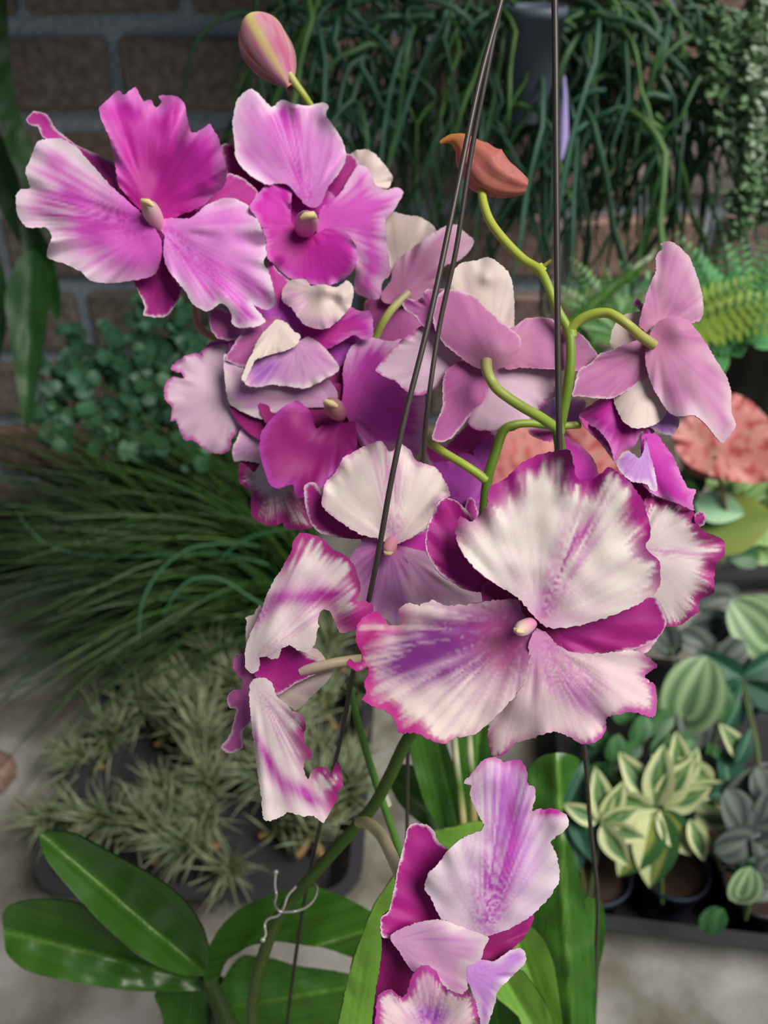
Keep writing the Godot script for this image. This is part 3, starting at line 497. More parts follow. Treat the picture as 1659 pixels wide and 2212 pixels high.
	# --- folded pale flower above it
	f = flower(plant, "half-hidden folded pale flower below the two upper magenta flowers", 640, 740, 0.335, [
		["throat", "purple", 8, 640, 800, 640, 640, [520,660,600,640,700,650,790,680,800,740,740,790,660,820,580,810,510,780,490,720], {"ru": 0.0}],
		["petal", "sepalpink", 4, 610, 640, 590, 570, [580,560,600,585,620,600,640,640,620,665,594,658,590,632,580,597], {"ru": 0.02}],
		["sepal", "mauvedeep", 6, 500, 690, 455, 690, [452,672,470,665,510,680,530,720,500,735,470,730,455,710], {"ru": 0.0}],
		["petal", "purple", 3, 680, 730, 595, 660, [560,680,594,655,615,650,650,680,680,700,690,740,660,745,620,715,590,700,571,705], {"c": -0.3, "ru": 0.03}],
		["petal", "mauvedeep", 2, 590, 720, 490, 775, [487,774,510,736,530,710,565,690,605,684,590,720,570,745,560,765,545,790,519,792,496,782], {"c": -0.4, "ru": 0.03}],
		["sepal", "magdeep", 1, 670, 730, 800, 690, [650,705,687,700,713,695,736,680,756,664,779,672,797,672,805,687,805,727,785,733,762,724,727,745,701,755,669,745], {"c": -0.3, "s": 0.0, "ru": 0.03}],
		["petal", "blush", 0, 640, 740, 640, 840, [525,820,536,785,559,758,588,760,617,750,640,740,669,728,701,750,716,768,732,791,727,805,704,817,669,836,652,839,620,834,606,834,588,831,559,836,536,833], {"s": 0.18, "ru": 0.10, "fr": 6, "c": -0.1, "blots": [[575, 800, 46, 30, -20, lin(172, 92, 196), 0.85], [690, 770, 40, 22, 30, lin(196, 110, 186), 0.6]]}],
		["petal", "cream", -3, 600, 700, 530, 820, [554,739,571,716,597,690,620,698,635,716,649,724,643,742,629,753,600,762,577,768,554,776,540,800,530,824,522,817,536,779,548,756], {"s": 0.15, "c": -0.25, "ru": 0.04}],
		["petal", "cream", -4, 690, 625, 690, 710, [609,629,626,606,658,603,672,617,698,614,727,620,750,606,762,617,763,641,756,664,736,687,713,707,687,711,658,701,640,681,629,664,611,652], {"s": 0.3, "c": -0.3, "q": -0.25, "ru": 0.05, "blots": [[630, 655, 34, 40, 0, lin(214, 140, 196), 0.8], [690, 700, 60, 18, 0, lin(216, 150, 200), 0.8]], "bumps": [[705, 625, 18, 14], [742, 640, 18, 14], [665, 650, 26, -14], [722, 650, 14, -10]]}],
	])
	# --- pale flower behind the wires
	f = flower(plant, "pale flower behind the wires with one round white petal on top", 845, 1180, 0.302, [
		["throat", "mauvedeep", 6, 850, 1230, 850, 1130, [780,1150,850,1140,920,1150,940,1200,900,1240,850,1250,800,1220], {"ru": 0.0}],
		["sepal", "sepal", 5, 800, 1165, 660, 1050, [656,1056,666,1043,681,1043,692,1059,705,1080,720,1100,760,1130,800,1150,800,1166,762,1164,727,1160,692,1152,672,1131,662,1103], {"c": 0.5, "ru": 0.01}],
		["sepal", "bright", 4, 850, 1180, 930, 1170, [855,1172,892,1155,925,1145,940,1184,924,1200,892,1196,866,1190], {"ru": 0.01}],
		["petal", "blush", 3, 860, 1185, 1030, 1295, [862,1180,918,1192,940,1215,960,1244,1000,1265,1045,1284,1050,1310,1002,1315,952,1318,900,1318,880,1310,876,1247,870,1212], {"c": -0.2, "ru": 0.04}],
		["lip", "lippurple", 0, 838, 1170, 825, 1335, [800,1160,843,1170,868,1182,880,1212,888,1247,892,1299,880,1325,860,1345,848,1350,837,1340,808,1330,790,1310,766,1300,768,1262,758,1233,756,1207,770,1184,785,1163], {"s": 0.08, "c": -0.4, "ru": 0.03}],
		["petal", "whitesoft", -3, 850, 1180, 840, 955, [843,1175,814,1163,779,1155,741,1131,709,1108,695,1088,702,1045,727,1016,741,990,770,972,793,961,819,952,831,961,840,975,851,972,863,958,883,969,900,995,918,1001,941,1010,958,1033,973,1071,947,1082,941,1103,929,1131,915,1146,886,1163,860,1175], {"s": 0.2, "q": -0.18, "c": -0.12, "ru": 0.06, "fr": 10, "se": 1.6, "rw": 0.2}],
	])
	column(f, [848, 1165], 0.300, [838, 1196], 0.293, 2.2, [lin(226, 140, 180), lin(230, 160, 160)])
	# --- flower seen from behind, centre right
	f = flower(plant, "flower seen from behind right of the wires with a rounded mauve spur", 1050, 770, 0.300, [
		["petal", "cream", 6, 1060, 760, 1053, 555, [940,640,956,624,974,595,995,569,1031,562,1053,555,1075,566,1097,587,1107,613,1111,653,1111,703,1112,740,1060,740,1000,690], {"s": 0.05, "c": -0.25, "ru": 0.06, "fr": 6, "bumps": [[1050, 600, 16, 9]]}],
		["petal", "mauvedeep", 4, 950, 690, 870, 650, [869,656,880,645,905,647,919,627,945,624,965,627,960,653,955,685,955,722,919,710,894,681,876,671], {"c": 0.3, "ru": 0.06}],
		["petal", "palemauve", 5, 980, 770, 815, 800, [811,801,829,775,843,757,872,732,912,703,937,715,970,735,1000,765,985,800,965,830,941,838,919,851,898,855,872,841,854,823,843,819], {"c": -0.2, "ru": 0.04}],
		["petal", "palemauve", 6, 1055, 800, 1110, 925, [1035,800,1068,785,1125,785,1198,790,1212,812,1191,855,1162,888,1140,909,1107,931,1053,931,1024,927,1010,909,1010,880,1030,850], {"s": -0.05, "c": -0.15, "ru": 0.04, "fr": 8}],
		["sepal", "mauve", 3, 1090, 760, 1290, 780, [1090,720,1115,703,1133,689,1162,685,1191,689,1234,710,1259,725,1281,750,1294,772,1288,786,1277,801,1234,801,1180,797,1125,795,1090,795], {"c": -0.4, "s": -0.05, "ru": 0.03, "fr": 4}],
		["sepal", "mauvedeep", 1, 1030, 790, 950, 950, [1003,778,1031,785,1055,805,1052,859,1022,890,998,920,977,945,956,955,934,949,941,917,956,877,956,826,968,795], {"c": -0.5, "s": 0.05, "ru": 0.03}],
		["sepal", "mauve", -2, 1070, 790, 960, 630, [959,627,988,625,1024,638,1053,667,1082,692,1100,707,1122,725,1125,747,1118,772,1097,790,1068,799,1039,797,1013,786,981,761,959,743,941,714,934,681,941,645], {"s": -0.06, "c": -0.35, "ru": 0.01, "bumps": [[1080, 755, 45, 34], [1030, 710, 60, 14]]}],
	])
	# --- flower seen from behind, right
	f = flower(plant, "right-hand flower seen from behind, three pointed pink sepals in a star", 1410, 760, 0.300, [
		["petal", "cream", 6, 1400, 745, 1340, 690, [1319,747,1322,713,1337,689,1359,676,1383,673,1400,680,1405,720,1395,750,1349,760], {"c": -0.3, "ru": 0.02}],
		["petal", "sepalpink", 7, 1395, 680, 1370, 650, [1384,672,1376,662,1366,656,1368,648,1378,645,1386,654,1394,664,1396,676], {"ru": 0.0}],
		["petal", "magdeep", 5, 1370, 850, 1330, 990, [1325,850,1350,850,1400,870,1420,920,1400,945,1386,931,1374,959,1359,971,1340,977,1328,995,1316,959,1288,925,1254,910,1251,894,1273,876,1303,858], {"s": 0.05, "c": -0.5, "ru": 0.03, "bumps": [[1300, 900, 30, 10]]}],
		["sepal", "sepalpink", 7, 1260, 905, 1335, 1010, [1251,900,1262,905,1290,925,1318,955,1332,990,1336,1012,1322,990,1296,955,1268,928], {"ru": 0.0}],
		["petal", "lavender", 4, 1420, 890, 1450, 938, [1400,915,1441,885,1466,903,1466,922,1454,940,1432,937,1412,928], {"c": -0.3, "ru": 0.03}],
		["lip", "cream", 2, 1400, 820, 1375, 925, [1328,873,1328,852,1365,832,1395,800,1416,833,1436,870,1441,888,1426,910,1402,922,1371,925,1346,910], {"s": 0.12, "c": -0.7, "ru": 0.01}],
		["sepal", "mauve", 1, 1405, 750, 1250, 840, [1418,747,1380,735,1349,744,1322,756,1294,765,1273,787,1251,799,1236,854,1251,856,1285,860,1322,860,1359,842,1383,825,1410,790], {"s": 0.0, "c": -0.3, "ru": 0.03}],
		["sepal", "mauvelight", 0, 1420, 715, 1440, 525, [1392,715,1380,701,1389,664,1399,627,1417,584,1417,554,1432,535,1426,526,1445,521,1463,529,1488,554,1503,587,1515,627,1520,664,1515,689,1500,697,1472,700,1441,700,1411,705,1398,717], {"s": 0.02, "c": -0.5, "q": 0.05, "ru": 0.02, "bumps": [[1450, 690, 40, -10]]}],
		["sepal", "mauvelight", -2, 1420, 720, 1565, 945, [1395,750,1408,713,1426,692,1457,684,1481,688,1503,710,1527,744,1549,781,1570,814,1580,848,1580,888,1590,919,1577,940,1561,957,1543,940,1524,916,1500,897,1469,900,1445,891,1420,854,1405,824,1395,787], {"s": 0.04, "c": -0.45, "ru": 0.02, "bumps": [[1468, 705, 34, 22], [1500, 800, 50, 8]]}],
	])
	# --- flower behind the large one at the right
	f = flower(plant, "flower at the far right behind the largest one, frilled pale petal", 1400, 1080, 0.298, [
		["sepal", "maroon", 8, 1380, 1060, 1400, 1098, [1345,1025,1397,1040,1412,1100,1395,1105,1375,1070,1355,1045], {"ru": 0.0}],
		["petal", "rimmed", 3, 1370, 1190, 1560, 1200, [1395,1075,1439,1081,1474,1093,1499,1108,1511,1138,1531,1153,1556,1163,1566,1173,1565,1198,1548,1217,1543,1247,1541,1280,1519,1292,1509,1300,1510,1320,1490,1335,1470,1350,1425,1352,1380,1320,1370,1250,1380,1160], {"s": 0.05, "c": -0.12, "ru": 0.06, "fr": 10, "se": 1.6}],
		["sepal", "sepal", 1, 1500, 1125, 1520, 1115, [1502,1128,1500,1112,1510,1104,1522,1108,1527,1120,1520,1134,1510,1138], {"c": -1.0, "ru": 0.0}],
		["petal", "bright", 0, 1385, 960, 1495, 1090, [1388,939,1419,939,1434,959,1456,989,1469,1021,1486,1053,1504,1058,1496,1083,1499,1103,1469,1090,1429,1076,1404,1062,1385,1040,1385,980], {"s": 0.0, "c": -0.4, "ru": 0.05, "fr": 5}],
		["petal", "lavender", -2, 1395, 975, 1370, 1050, [1394,945,1405,985,1415,1020,1420,1060,1404,1058,1397,1046,1367,1041,1349,1028,1332,1006,1342,981,1359,974,1380,989,1392,970], {"s": 0.2, "c": -0.3, "ru": 0.04}],
	])
	# --- flower deep in the cluster, behind the stems
	f = flower(plant, "purple flower deep in the cluster behind the forked green stem", 1000, 1010, 0.322, [
		["petal", "sepalpink", 3, 1000, 985, 1010, 915, [915,950,961,961,996,929,1019,905,1054,925,1070,944,1060,965,1045,999,1019,1000,996,1000,967,1005,930,1005], {"c": -0.3, "ru": 0.04}],
		["petal", "purple", 1, 1030, 1000, 1060, 950, [1036,1005,1022,976,1042,955,1068,940,1070,976,1058,1005,1045,1025], {"ru": 0.02}],
		["petal", "purple", -1, 1000, 1100, 1000, 980, [935,1002,967,996,996,979,1019,982,1036,999,1044,1022,1040,1063,1046,1091,1019,1120,967,1120,950,1060,945,1022], {"c": -0.35, "ru": 0.05, "fr": 5}],
		["sepal", "sepal", -3, 1015, 1120, 1016, 1074, [1004,1100,1008,1085,1016,1074,1025,1083,1033,1109,1028,1125,1008,1122], {"c": -0.8, "ru": 0.0}],
	])
	# --- pink flower right behind the top of the large one
	f = flower(plant, "magenta petals showing just above the largest flower beside the upright stem", 1240, 990, 0.312, [
		["petal", "bright", 0, 1220, 1040, 1275, 980, [1205,925,1219,929,1227,944,1256,964,1279,987,1292,1016,1293,1040,1265,1050,1230,1050,1210,1000,1208,960], {"c": -0.3, "ru": 0.02}],
		["petal", "sepalpink", 3, 1180, 945, 1150, 930, [1140,926,1181,926,1205,935,1205,955,1169,950,1150,942], {"ru": 0.0}],
		["petal", "lavender", 6, 1220, 905, 1220, 860, [1160,890,1192,860,1227,860,1265,866,1262,889,1250,912,1221,914,1165,908], {"ru": 0.02}],
	])
	# --- flower behind the upper middle one, seen from behind
	f = flower(plant, "flower seen from behind between the upper flowers and the wires, white petal", 880, 590, 0.355, [
		["petal", "cream", 3, 860, 620, 890, 465, [833,475,848,457,877,465,906,468,938,490,940,520,905,560,880,590,844,590,828,530], {"c": -0.25, "ru": 0.06, "s": 0.05}],
		["petal", "mauvedeep", 4, 860, 650, 890, 735, [790,650,833,640,885,635,910,685,925,720,900,760,812,760,790,700], {"c": -0.2, "ru": 0.03}],
		["sepal", "mauvelight", 0, 865, 635, 1015, 515, [848,584,866,555,913,519,956,492,989,485,1003,501,1023,519,1014,541,992,562,956,577,935,624,890,655,833,655,823,635,844,606], {"c": -0.35, "s": 0.03, "ru": 0.03}],
	])
	# --- stems, pedicels, buds
	var G := lin(110, 140, 40); var Gd := lin(70, 100, 34); var Y := lin(190, 200, 80); var Cr := lin(224, 206, 166); var br := lin(190, 140, 118)
	stalk(plant, "flower_stem", [1040,405,1045,440,1060,480,1090,520,1130,560,1165,583,1185,620,1205,670,1228,715,1233,760,1230,810,1222,860,1213,905,1206,935,1210,975,1205,1060,1160,1200,1060,1360,960,1500,885,1590,840,1680,800,1750,720,1840,650,1920,600,1985,570,2060,552,2130,545,2212,560,2330,640,2500], [0.318,0.308,0.300,0.300,0.304,0.32,0.35,0.38,0.40,0.43], [1.5,1.6,1.5,1.7,1.9,2.3,2.5,2.6,2.8,2.9], [Y, Y, lin(150, 176, 60), G, lin(96, 132, 46), lin(84, 116, 42), Gd, lin(84, 104, 50), lin(96, 112, 56)], M.stem, 14)
	stalk(plant, "stem_node", [1160,577,1166,583,1172,589], [0.3085], [2.1, 2.3, 2.0], [Y], M.stem)
	stalk(plant, "bract", [1167,582,1178,572,1190,562], [0.308,0.306], [0.9, 0.7, 0.4], [Y, lin(190, 160, 70)], M.stem, 8)
	stalk(plant, "stem_node", [1228,706,1231,716,1234,728], [0.3005], [2.2, 2.4, 2.0], [lin(150, 176, 60)], M.stem)
	stalk(plant, "stem_node", [1201,915,1205,926,1207,938], [0.3015], [2.2, 2.5, 2.2], [G], M.stem)
	stalk(plant, "flower_stem", [1253,918,1200,920,1169,917,1140,914,1110,918,1087,932,1070,980,1054,1031,1047,1091,1040,1160,1000,1300,930,1500], [0.312,0.308,0.306,0.306,0.31,0.315], [1.3, 1.4, 1.7, 1.9, 2.0], [lin(170, 186, 80), lin(140, 170, 60), G, lin(88, 122, 44), Gd], M.stem)
	stalk(plant, "pedicel", [1228,715,1251,692,1279,679,1310,676,1334,686,1359,704,1383,725,1413,746], [0.300, 0.296, 0.292, 0.297], [1.6, 1.7, 1.6, 1.8], [lin(170, 190, 74), Y, lin(180, 176, 100)], M.stem)
	stalk(plant, "pedicel", [1050,779,1052,800,1060,820,1078,844,1125,877,1169,902,1203,926], [0.292, 0.289, 0.292, 0.301], [2.0, 1.7, 1.7, 1.8], [lin(160, 140, 110), lin(176, 184, 96), lin(160, 180, 74), lin(140, 170, 60)], M.stem)
	stalk(plant, "pedicel", [920,950,955,975,1000,1002,1030,1022,1050,1038], [0.312, 0.306, 0.306], [1.6, 1.5, 1.7], [lin(200, 206, 110), lin(176, 196, 70), lin(150, 180, 60)], M.stem)
	stalk(plant, "pedicel", [882,632,866,648,845,670,828,695,812,728,800,770], [0.353, 0.35, 0.358], [1.6, 1.6, 1.5], [lin(216, 190, 160), lin(196, 206, 110), lin(150, 180, 60)], M.stem)
	stalk(plant, "pedicel", [424,660,424,690,436,713,461,727,510,738,560,742], [0.352, 0.352, 0.36], [1.5, 1.6, 1.5], [lin(206, 160, 140), br, lin(150, 140, 60)], M.stem)
	stalk(plant, "pedicel", [650,1450,684,1441,740,1429,800,1424,880,1440,930,1480], [0.296, 0.294, 0.305, 0.318], [1.9, 1.7, 1.7, 1.8], [lin(230, 190, 190), Cr, lin(214, 196, 150), G], M.stem)
	stalk(plant, "pedicel", [775,1776,795,1778,820,1800,840,1835,856,1872,880,1930], [0.338, 0.325, 0.30, 0.285], [2.0, 2.2, 2.1, 1.9], [lin(206, 200, 140), lin(238, 224, 180), lin(242, 226, 196)], M.stem)
	stalk(plant, "flower_stem", [755,1480,768,1540,790,1620,812,1690,836,1760,860,1830,885,1910,910,2010], [0.36, 0.37, 0.385, 0.40], [1.4, 1.6, 1.7], [lin(70, 126, 40), lin(90, 140, 56), lin(84, 130, 50)], M.stem)
	stalk(plant, "stem_sheath", [822,1705,830,1722,838,1742], [0.382], [1.9, 2.0, 1.8], [lin(200, 196, 176)], M.stem)
	bud(plant)
	# --- leaves
	for r in [
		["strap", 0.47, 450, 2125, 10, 2010, [5,1975,20,1958,60,1946,120,1945,180,1955,250,1990,330,2050,400,2095,460,2110,470,2135,430,2140,300,2140,200,2128,110,2110,60,2095,15,2060,8,2020], {"s": 0.1, "q": -0.1, "fold": 0.5, "ru": 0.02}],
		["strap", 0.440, 440, 2098, 90, 1800, [85,1806,92,1799,120,1797,160,1803,250,1850,340,1900,400,1950,436,2005,452,2055,448,2095,434,2108,380,2102,300,2062,220,1992,140,1905,100,1852], {"s": 0.2, "q": -0.12, "fold": 0.95, "ru": 0.01}],
		["strap", 0.445, 450, 2120, 790, 2010, [435,2090,470,2010,520,1962,600,1928,680,1916,760,1945,830,1992,850,2060,800,2080,770,2072,700,2048,600,2032,540,2042,490,2072,472,2110,455,2145], {"s": 0.10, "q": -0.12, "fold": -0.8, "ru": 0.02}],
		["strap", 0.48, 470, 2180, 780, 2130, [470,2150,500,2085,530,2064,580,2070,660,2090,780,2112,800,2170,760,2260,470,2260], {"fold": -0.2, "ru": 0.01}],
		["strap", 0.485, 420, 2110, 400, 2260, [335,2145,400,2115,460,2105,500,2130,490,2200,470,2260,345,2270,352,2210,345,2180], {"fold": -0.2, "ru": 0.01}],
		["strapyoung", 0.36, 800, 2260, 860, 1890, [862,1885,835,1915,812,1950,790,2000,764,2075,745,2150,730,2270,850,2270,870,2150,880,2020,880,1940], {"s": 0.1, "fold": 0.3, "ru": 0.01}],
		["strap", 0.50, 990, 1800, 845, 1680, [836,1672,870,1652,901,1664,925,1742,970,1790,985,1830,916,1785,860,1732], {"fold": 0.3, "ru": 0.01}],
		["strap", 0.47, 1000, 1840, 930, 1540, [884,1600,910,1550,940,1545,960,1600,978,1651,996,1717,1004,1783,1015,1840,960,1800,921,1742,901,1681], {"fold": 0.5, "ru": 0.01}],
		["strap", 0.475, 1010, 1840, 1040, 1540, [982,1580,1020,1540,1053,1560,1064,1636,1050,1690,1048,1752,1030,1800,1010,1840,1000,1783,996,1717], {"fold": 0.4, "ru": 0.01}],
		["strapyoung", 0.43, 1000, 1860, 1000, 1785, [930,1800,985,1786,1030,1775,1060,1785,1080,1840,1060,1900,1000,1900,940,1850], {"ru": 0.02, "c": -0.2}],
		["strap", 0.42, 1240, 2260, 1200, 1630, [1140,1675,1150,1650,1175,1632,1215,1626,1252,1641,1236,1680,1219,1722,1216,1790,1240,1850,1256,1915,1270,1980,1285,2050,1280,2260,1205,2260,1190,2150,1170,2080,1140,2010,1130,1940,1140,1850,1150,1750], {"s": 0.06, "q": -0.05, "fold": -0.5, "ru": 0.01}],
		["strapyoung", 0.405, 1200, 2260, 1110, 2010, [1100,2065,1118,2036,1144,2003,1174,2032,1196,2086,1208,2160,1216,2260,1180,2250,1160,2170,1140,2117], {"fold": 0.5, "ru": 0.01}],
		["strapyoung", 0.40, 1190, 2280, 1090, 2110, [1070,2150,1090,2120,1123,2098,1149,2127,1184,2182,1210,2270,1150,2280,1123,2200], {"fold": 0.5, "ru": 0.01}],
		["strap", 0.45, 1265, 2260, 1290, 1945, [1262,1950,1285,1942,1302,1955,1308,2005,1302,2056,1292,2106,1282,2260,1245,2260,1255,2100], {"fold": 0.3, "ru": 0.01}],
		["strap", 0.46, 1080, 2270, 1070, 2150, [1040,2180,1062,2150,1100,2165,1130,2210,1150,2280,1040,2290], {"fold": 0.3, "ru": 0.01}],
	]:
		sheet(plant, "leaf", r[0], r[1], [r[2], r[3]], [r[4], r[5]], r[6], r[7].merged({"th": 1.1, "se": 0.6}))
		if r[3] > 2200: stalk(plant, "leaf_base", [r[2], r[3] - 20, (r[2] * 2 + 900) / 3.0, 2400, 900 + (r[2] - 900) * 0.15, 2600], [r[1] + 0.004, 0.47], [4.5, 4.0, 3.5], [lin(70, 112, 40)], M.stem, 10)
	stalk(plant, "crown", [446, 2108, 470, 2160, 520, 2260, 680, 2460, 850, 2600], [0.466, 0.47], [3.5, 5.0, 6.0, 6.0], [lin(48, 70, 30), lin(70, 90, 44)], M.stem, 12)
	for cx in [[978, 1560, 985, 1640, 995, 1720, 1002, 1800, 1006, 1960, 985, 2250, 925, 2600], [1012, 1570, 1016, 1640, 1022, 1720, 1024, 1900, 1000, 2250, 930, 2600]]:
		stalk(plant, "cane", cx, [0.455, 0.455, 0.47], [1.7, 1.9, 2.4], [lin(90, 130, 50), lin(206, 206, 170), lin(80, 124, 44), lin(214, 200, 140), lin(100, 130, 54), lin(90, 120, 50), lin(100, 120, 50), lin(100, 120, 50)], M.stem)
	# the pot below the frame that carries plant and wires
	var pot := thing("hanging_pot", pot_top - Vector3(0, 0.11, 0), "dark plastic pot below the orchid leaves", "pot")
	var prof := [[0.0, 0.0], [0.052, 0.0], [0.056, 0.004], [0.070, 0.098], [0.078, 0.100], [0.079, 0.112], [0.074, 0.114], [0.068, 0.106], [0.055, 0.012], [0.0, 0.012]]
	put(lathe(prof, 36), "pot_wall", M.black, pot)
	var so := put(lathe([[0.0, 0.097], [0.04, 0.096], [0.066, 0.090]], 30), "potting_bark", M.soil, pot)

func bud(plant: Node3D):
	# closed bud: three overlapping sepals, pink with cream keels
	var tip := at(537, 34, 0.352); var foot := at(628, 190, 0.352); var org := plant.global_position
	var ax := (foot - tip); var ln := ax.length(); var d := ax / ln
	var toward := (EYE - tip).normalized(); var x := d.cross(toward).normalized(); var y := x.cross(d).normalized()
	var bd := part_node("bud", plant, foot)
	bd.set_meta("label", "closed pink bud with a pale yellow keel at the top")
	for part in 3:
		var v := PackedVector3Array(); var n := PackedVector3Array(); var c := PackedColorArray(); var idx := PackedInt32Array()
		var nu := 26; var nv := 15; var a0: float = [-0.55, 1.55, 3.65][part]; var span := 2.5
		for i in nu + 1:
			var t := float(i) / nu
			var w := 0.0091 * pow(sin(PI * pow(clampf(t, 0.0, 1.0), 0.78)), 0.8) * (1.0 + 0.10 * t) + 0.0003
			if t > 0.97: w = 0.0022
			for j in nv + 1:
				var s := float(j) / nv - 0.5; var a := a0 + s * span
				var keel := 0.0011 * exp(-pow(s / 0.10, 2.0)) * sin(PI * t); var lap := 0.0006 * (s + 0.5) - 0.0010 * absf(s)
				var r := w * (1.0 + 0.06 * sin(6.0 * t + part)) + (keel + lap) * sin(PI * clampf(t, 0.02, 0.98))
				v.append(tip + d * ln * t + (x * cos(a) + y * sin(a)) * r - bd.global_position); n.append(x * cos(a) + y * sin(a))
				var co := lin(206, 96, 146).lerp(lin(224, 170, 178), 0.5 + 0.5 * noise.get_noise_2d(s * 14.0 + part * 9, t * 3.0))
				co = co.lerp(lin(176, 60, 118), 0.6 * exp(-pow((s - 0.28) / 0.14, 2.0)) * smoothstep(0.3, 0.6, t))
				co = co.lerp(lin(236, 222, 130), clampf(exp(-pow(s / 0.075, 2.0)) + (1.0 - smoothstep(0.0, 0.22, t)) + 0.8 * smoothstep(0.44, 0.5, s), 0, 1) * (1.0 - 0.35 * t))
				c.append(co)
		for i in nu:
			for j in nv:
				var a := i * (nv + 1) + j
				idx.append_array([a, a + 1, a + nv + 1, a + 1, a + nv + 2, a + nv + 1])
		put(arr_mesh(v, n, c, idx), "sepal", M.petal, bd)
	stalk(plant, "pedicel", [624,160,640,184,660,212,690,262,720,330], [0.350, 0.352, 0.362], [1.7, 1.5, 1.5], [lin(206, 196, 120), lin(170, 180, 70), lin(140, 160, 60)], M.stem)
	# withered orange bud on the tip of the tall stem
	var wb := part_node("withered_bud", plant, at(1040, 405, 0.318))
	wb.set_meta("label", "withered orange bud hooked over the tip of the tall stem")
	var px := [950,309,962,303,980,301,1000,312,1022,338,1050,368,1085,388,1118,398,1138,403]
	var rad := [0.5, 1.0, 1.9, 3.6, 6.2, 7.6, 6.0, 4.0, 2.0]
	var pts := []
	for i in px.size() / 2: pts.append(at(px[i * 2], px[i * 2 + 1], 0.316) - wb.global_position)
	pts = spline(pts, 6); var rr := spread(rad, pts.size())
	var h := Heap.new(); var sides := 28
	for k in pts.size():
		var t: Vector3 = (pts[mini(k + 1, pts.size() - 1)] - pts[maxi(k - 1, 0)]).normalized()
		var xx := t.cross(toward).normalized(); var yy := xx.cross(t).normalized(); var g := float(k) / pts.size()
		for s in sides:
			var a := TAU * s / sides; var pleat := 1.0 + 0.13 * sin(a * 6.0 + g * 3.0) * smoothstep(0.2, 0.6, g) + 0.05 * noise.get_noise_2d(a * 2.0, g * 6.0)
			var dir := xx * cos(a) + yy * sin(a) * 0.75
			h.v.append(pts[k] + dir * rr[k] * 0.001 * pleat); h.n.append(dir.normalized())
			h.c.append(lin(214, 140, 50).lerp(lin(200, 116, 104), smoothstep(0.15, 0.6, g)).lerp(lin(182, 92, 90), clampf(noise.get_noise_2d(a * 3.0, g * 9.0), 0, 1)))
	for k in pts.size() - 1:
		for s in sides:
			var a := k * sides + s; var b := k * sides + (s + 1) % sides
			h.i.append_array([a, b, a + sides, b, b + sides, a + sides])
	var st := SurfaceTool.new(); st.create_from(heap_mesh(h), 0); st.generate_normals()
	put(st.commit(), "shrivelled_petals", M.petal, wb)

func hanger():
	var hg := thing("wire_hanger", at(1100, -60, 0.28), "grey wire hanger running down between the flowers to the hidden pot", "hanger")
	var g := [lin(84, 76, 72)]
	stalk(hg, "wire", [1110,-120,1083,0,1035,180,985,420,930,680,875,900,845,1040,820,1180,797,1295,765,1440,735,1600,693,1775,655,1960,620,2212,600,2460], [0.272, 0.272, 0.270, 0.268, 0.266, 0.266, 0.268, 0.274, 0.287, 0.318, 0.345, 0.375, 0.40, 0.44, 0.47], [0.9], g, M.wire, 12)
	stalk(hg, "wire", [1110,-120,1079,20,1050,165,1018,330,985,540,950,700,925,870,912,1000,900,1100,890,1300,880,1700,880,2330], [0.274, 0.276, 0.282, 0.288, 0.29, 0.31, 0.36, 0.42], [0.85], g, M.wire, 12)
	stalk(hg, "wire", [1190,-120,1198,0,1202,450,1207,890,1215,1100,1235,1350,1262,1610,1275,1780,1290,1930,1288,2050,1280,2212,1230,2480], [0.262, 0.268, 0.276, 0.29, 0.34, 0.39, 0.42, 0.45, 0.47], [1.0], g, M.wire, 12)
	# silver tie that clips the stem to the wire
	var t := thing("wire_tie", at(610, 1965, 0.37), "silver wire tie hooked around the lower flower stem", "tie")
	var c := [lin(200, 198, 190)]
	stalk(t, "hook", [596,1885,594,1910,597,1935,593,1952,600,1965,612,1970,640,1968,664,1958,680,1940,685,1918,676,1908], [0.372, 0.370, 0.352, 0.350, 0.365, 0.385], [0.55], c, M.tie, 8)
	stalk(t, "hook", [640,1915,622,1935,612,1962,600,1978,580,1985,572,1997,574,2018,568,2030], [0.382, 0.372, 0.354, 0.352], [0.55], c, M.tie, 8)
	for e in [[596, 1884, 0.372], [568, 2030, 0.352]]:
		var s := SphereMesh.new(); s.radius = 0.0011; s.height = 0.0022; s.radial_segments = 12; s.rings = 6
		put(s, "bead", M.tie, t).global_position = at(e[0], e[1], e[2])

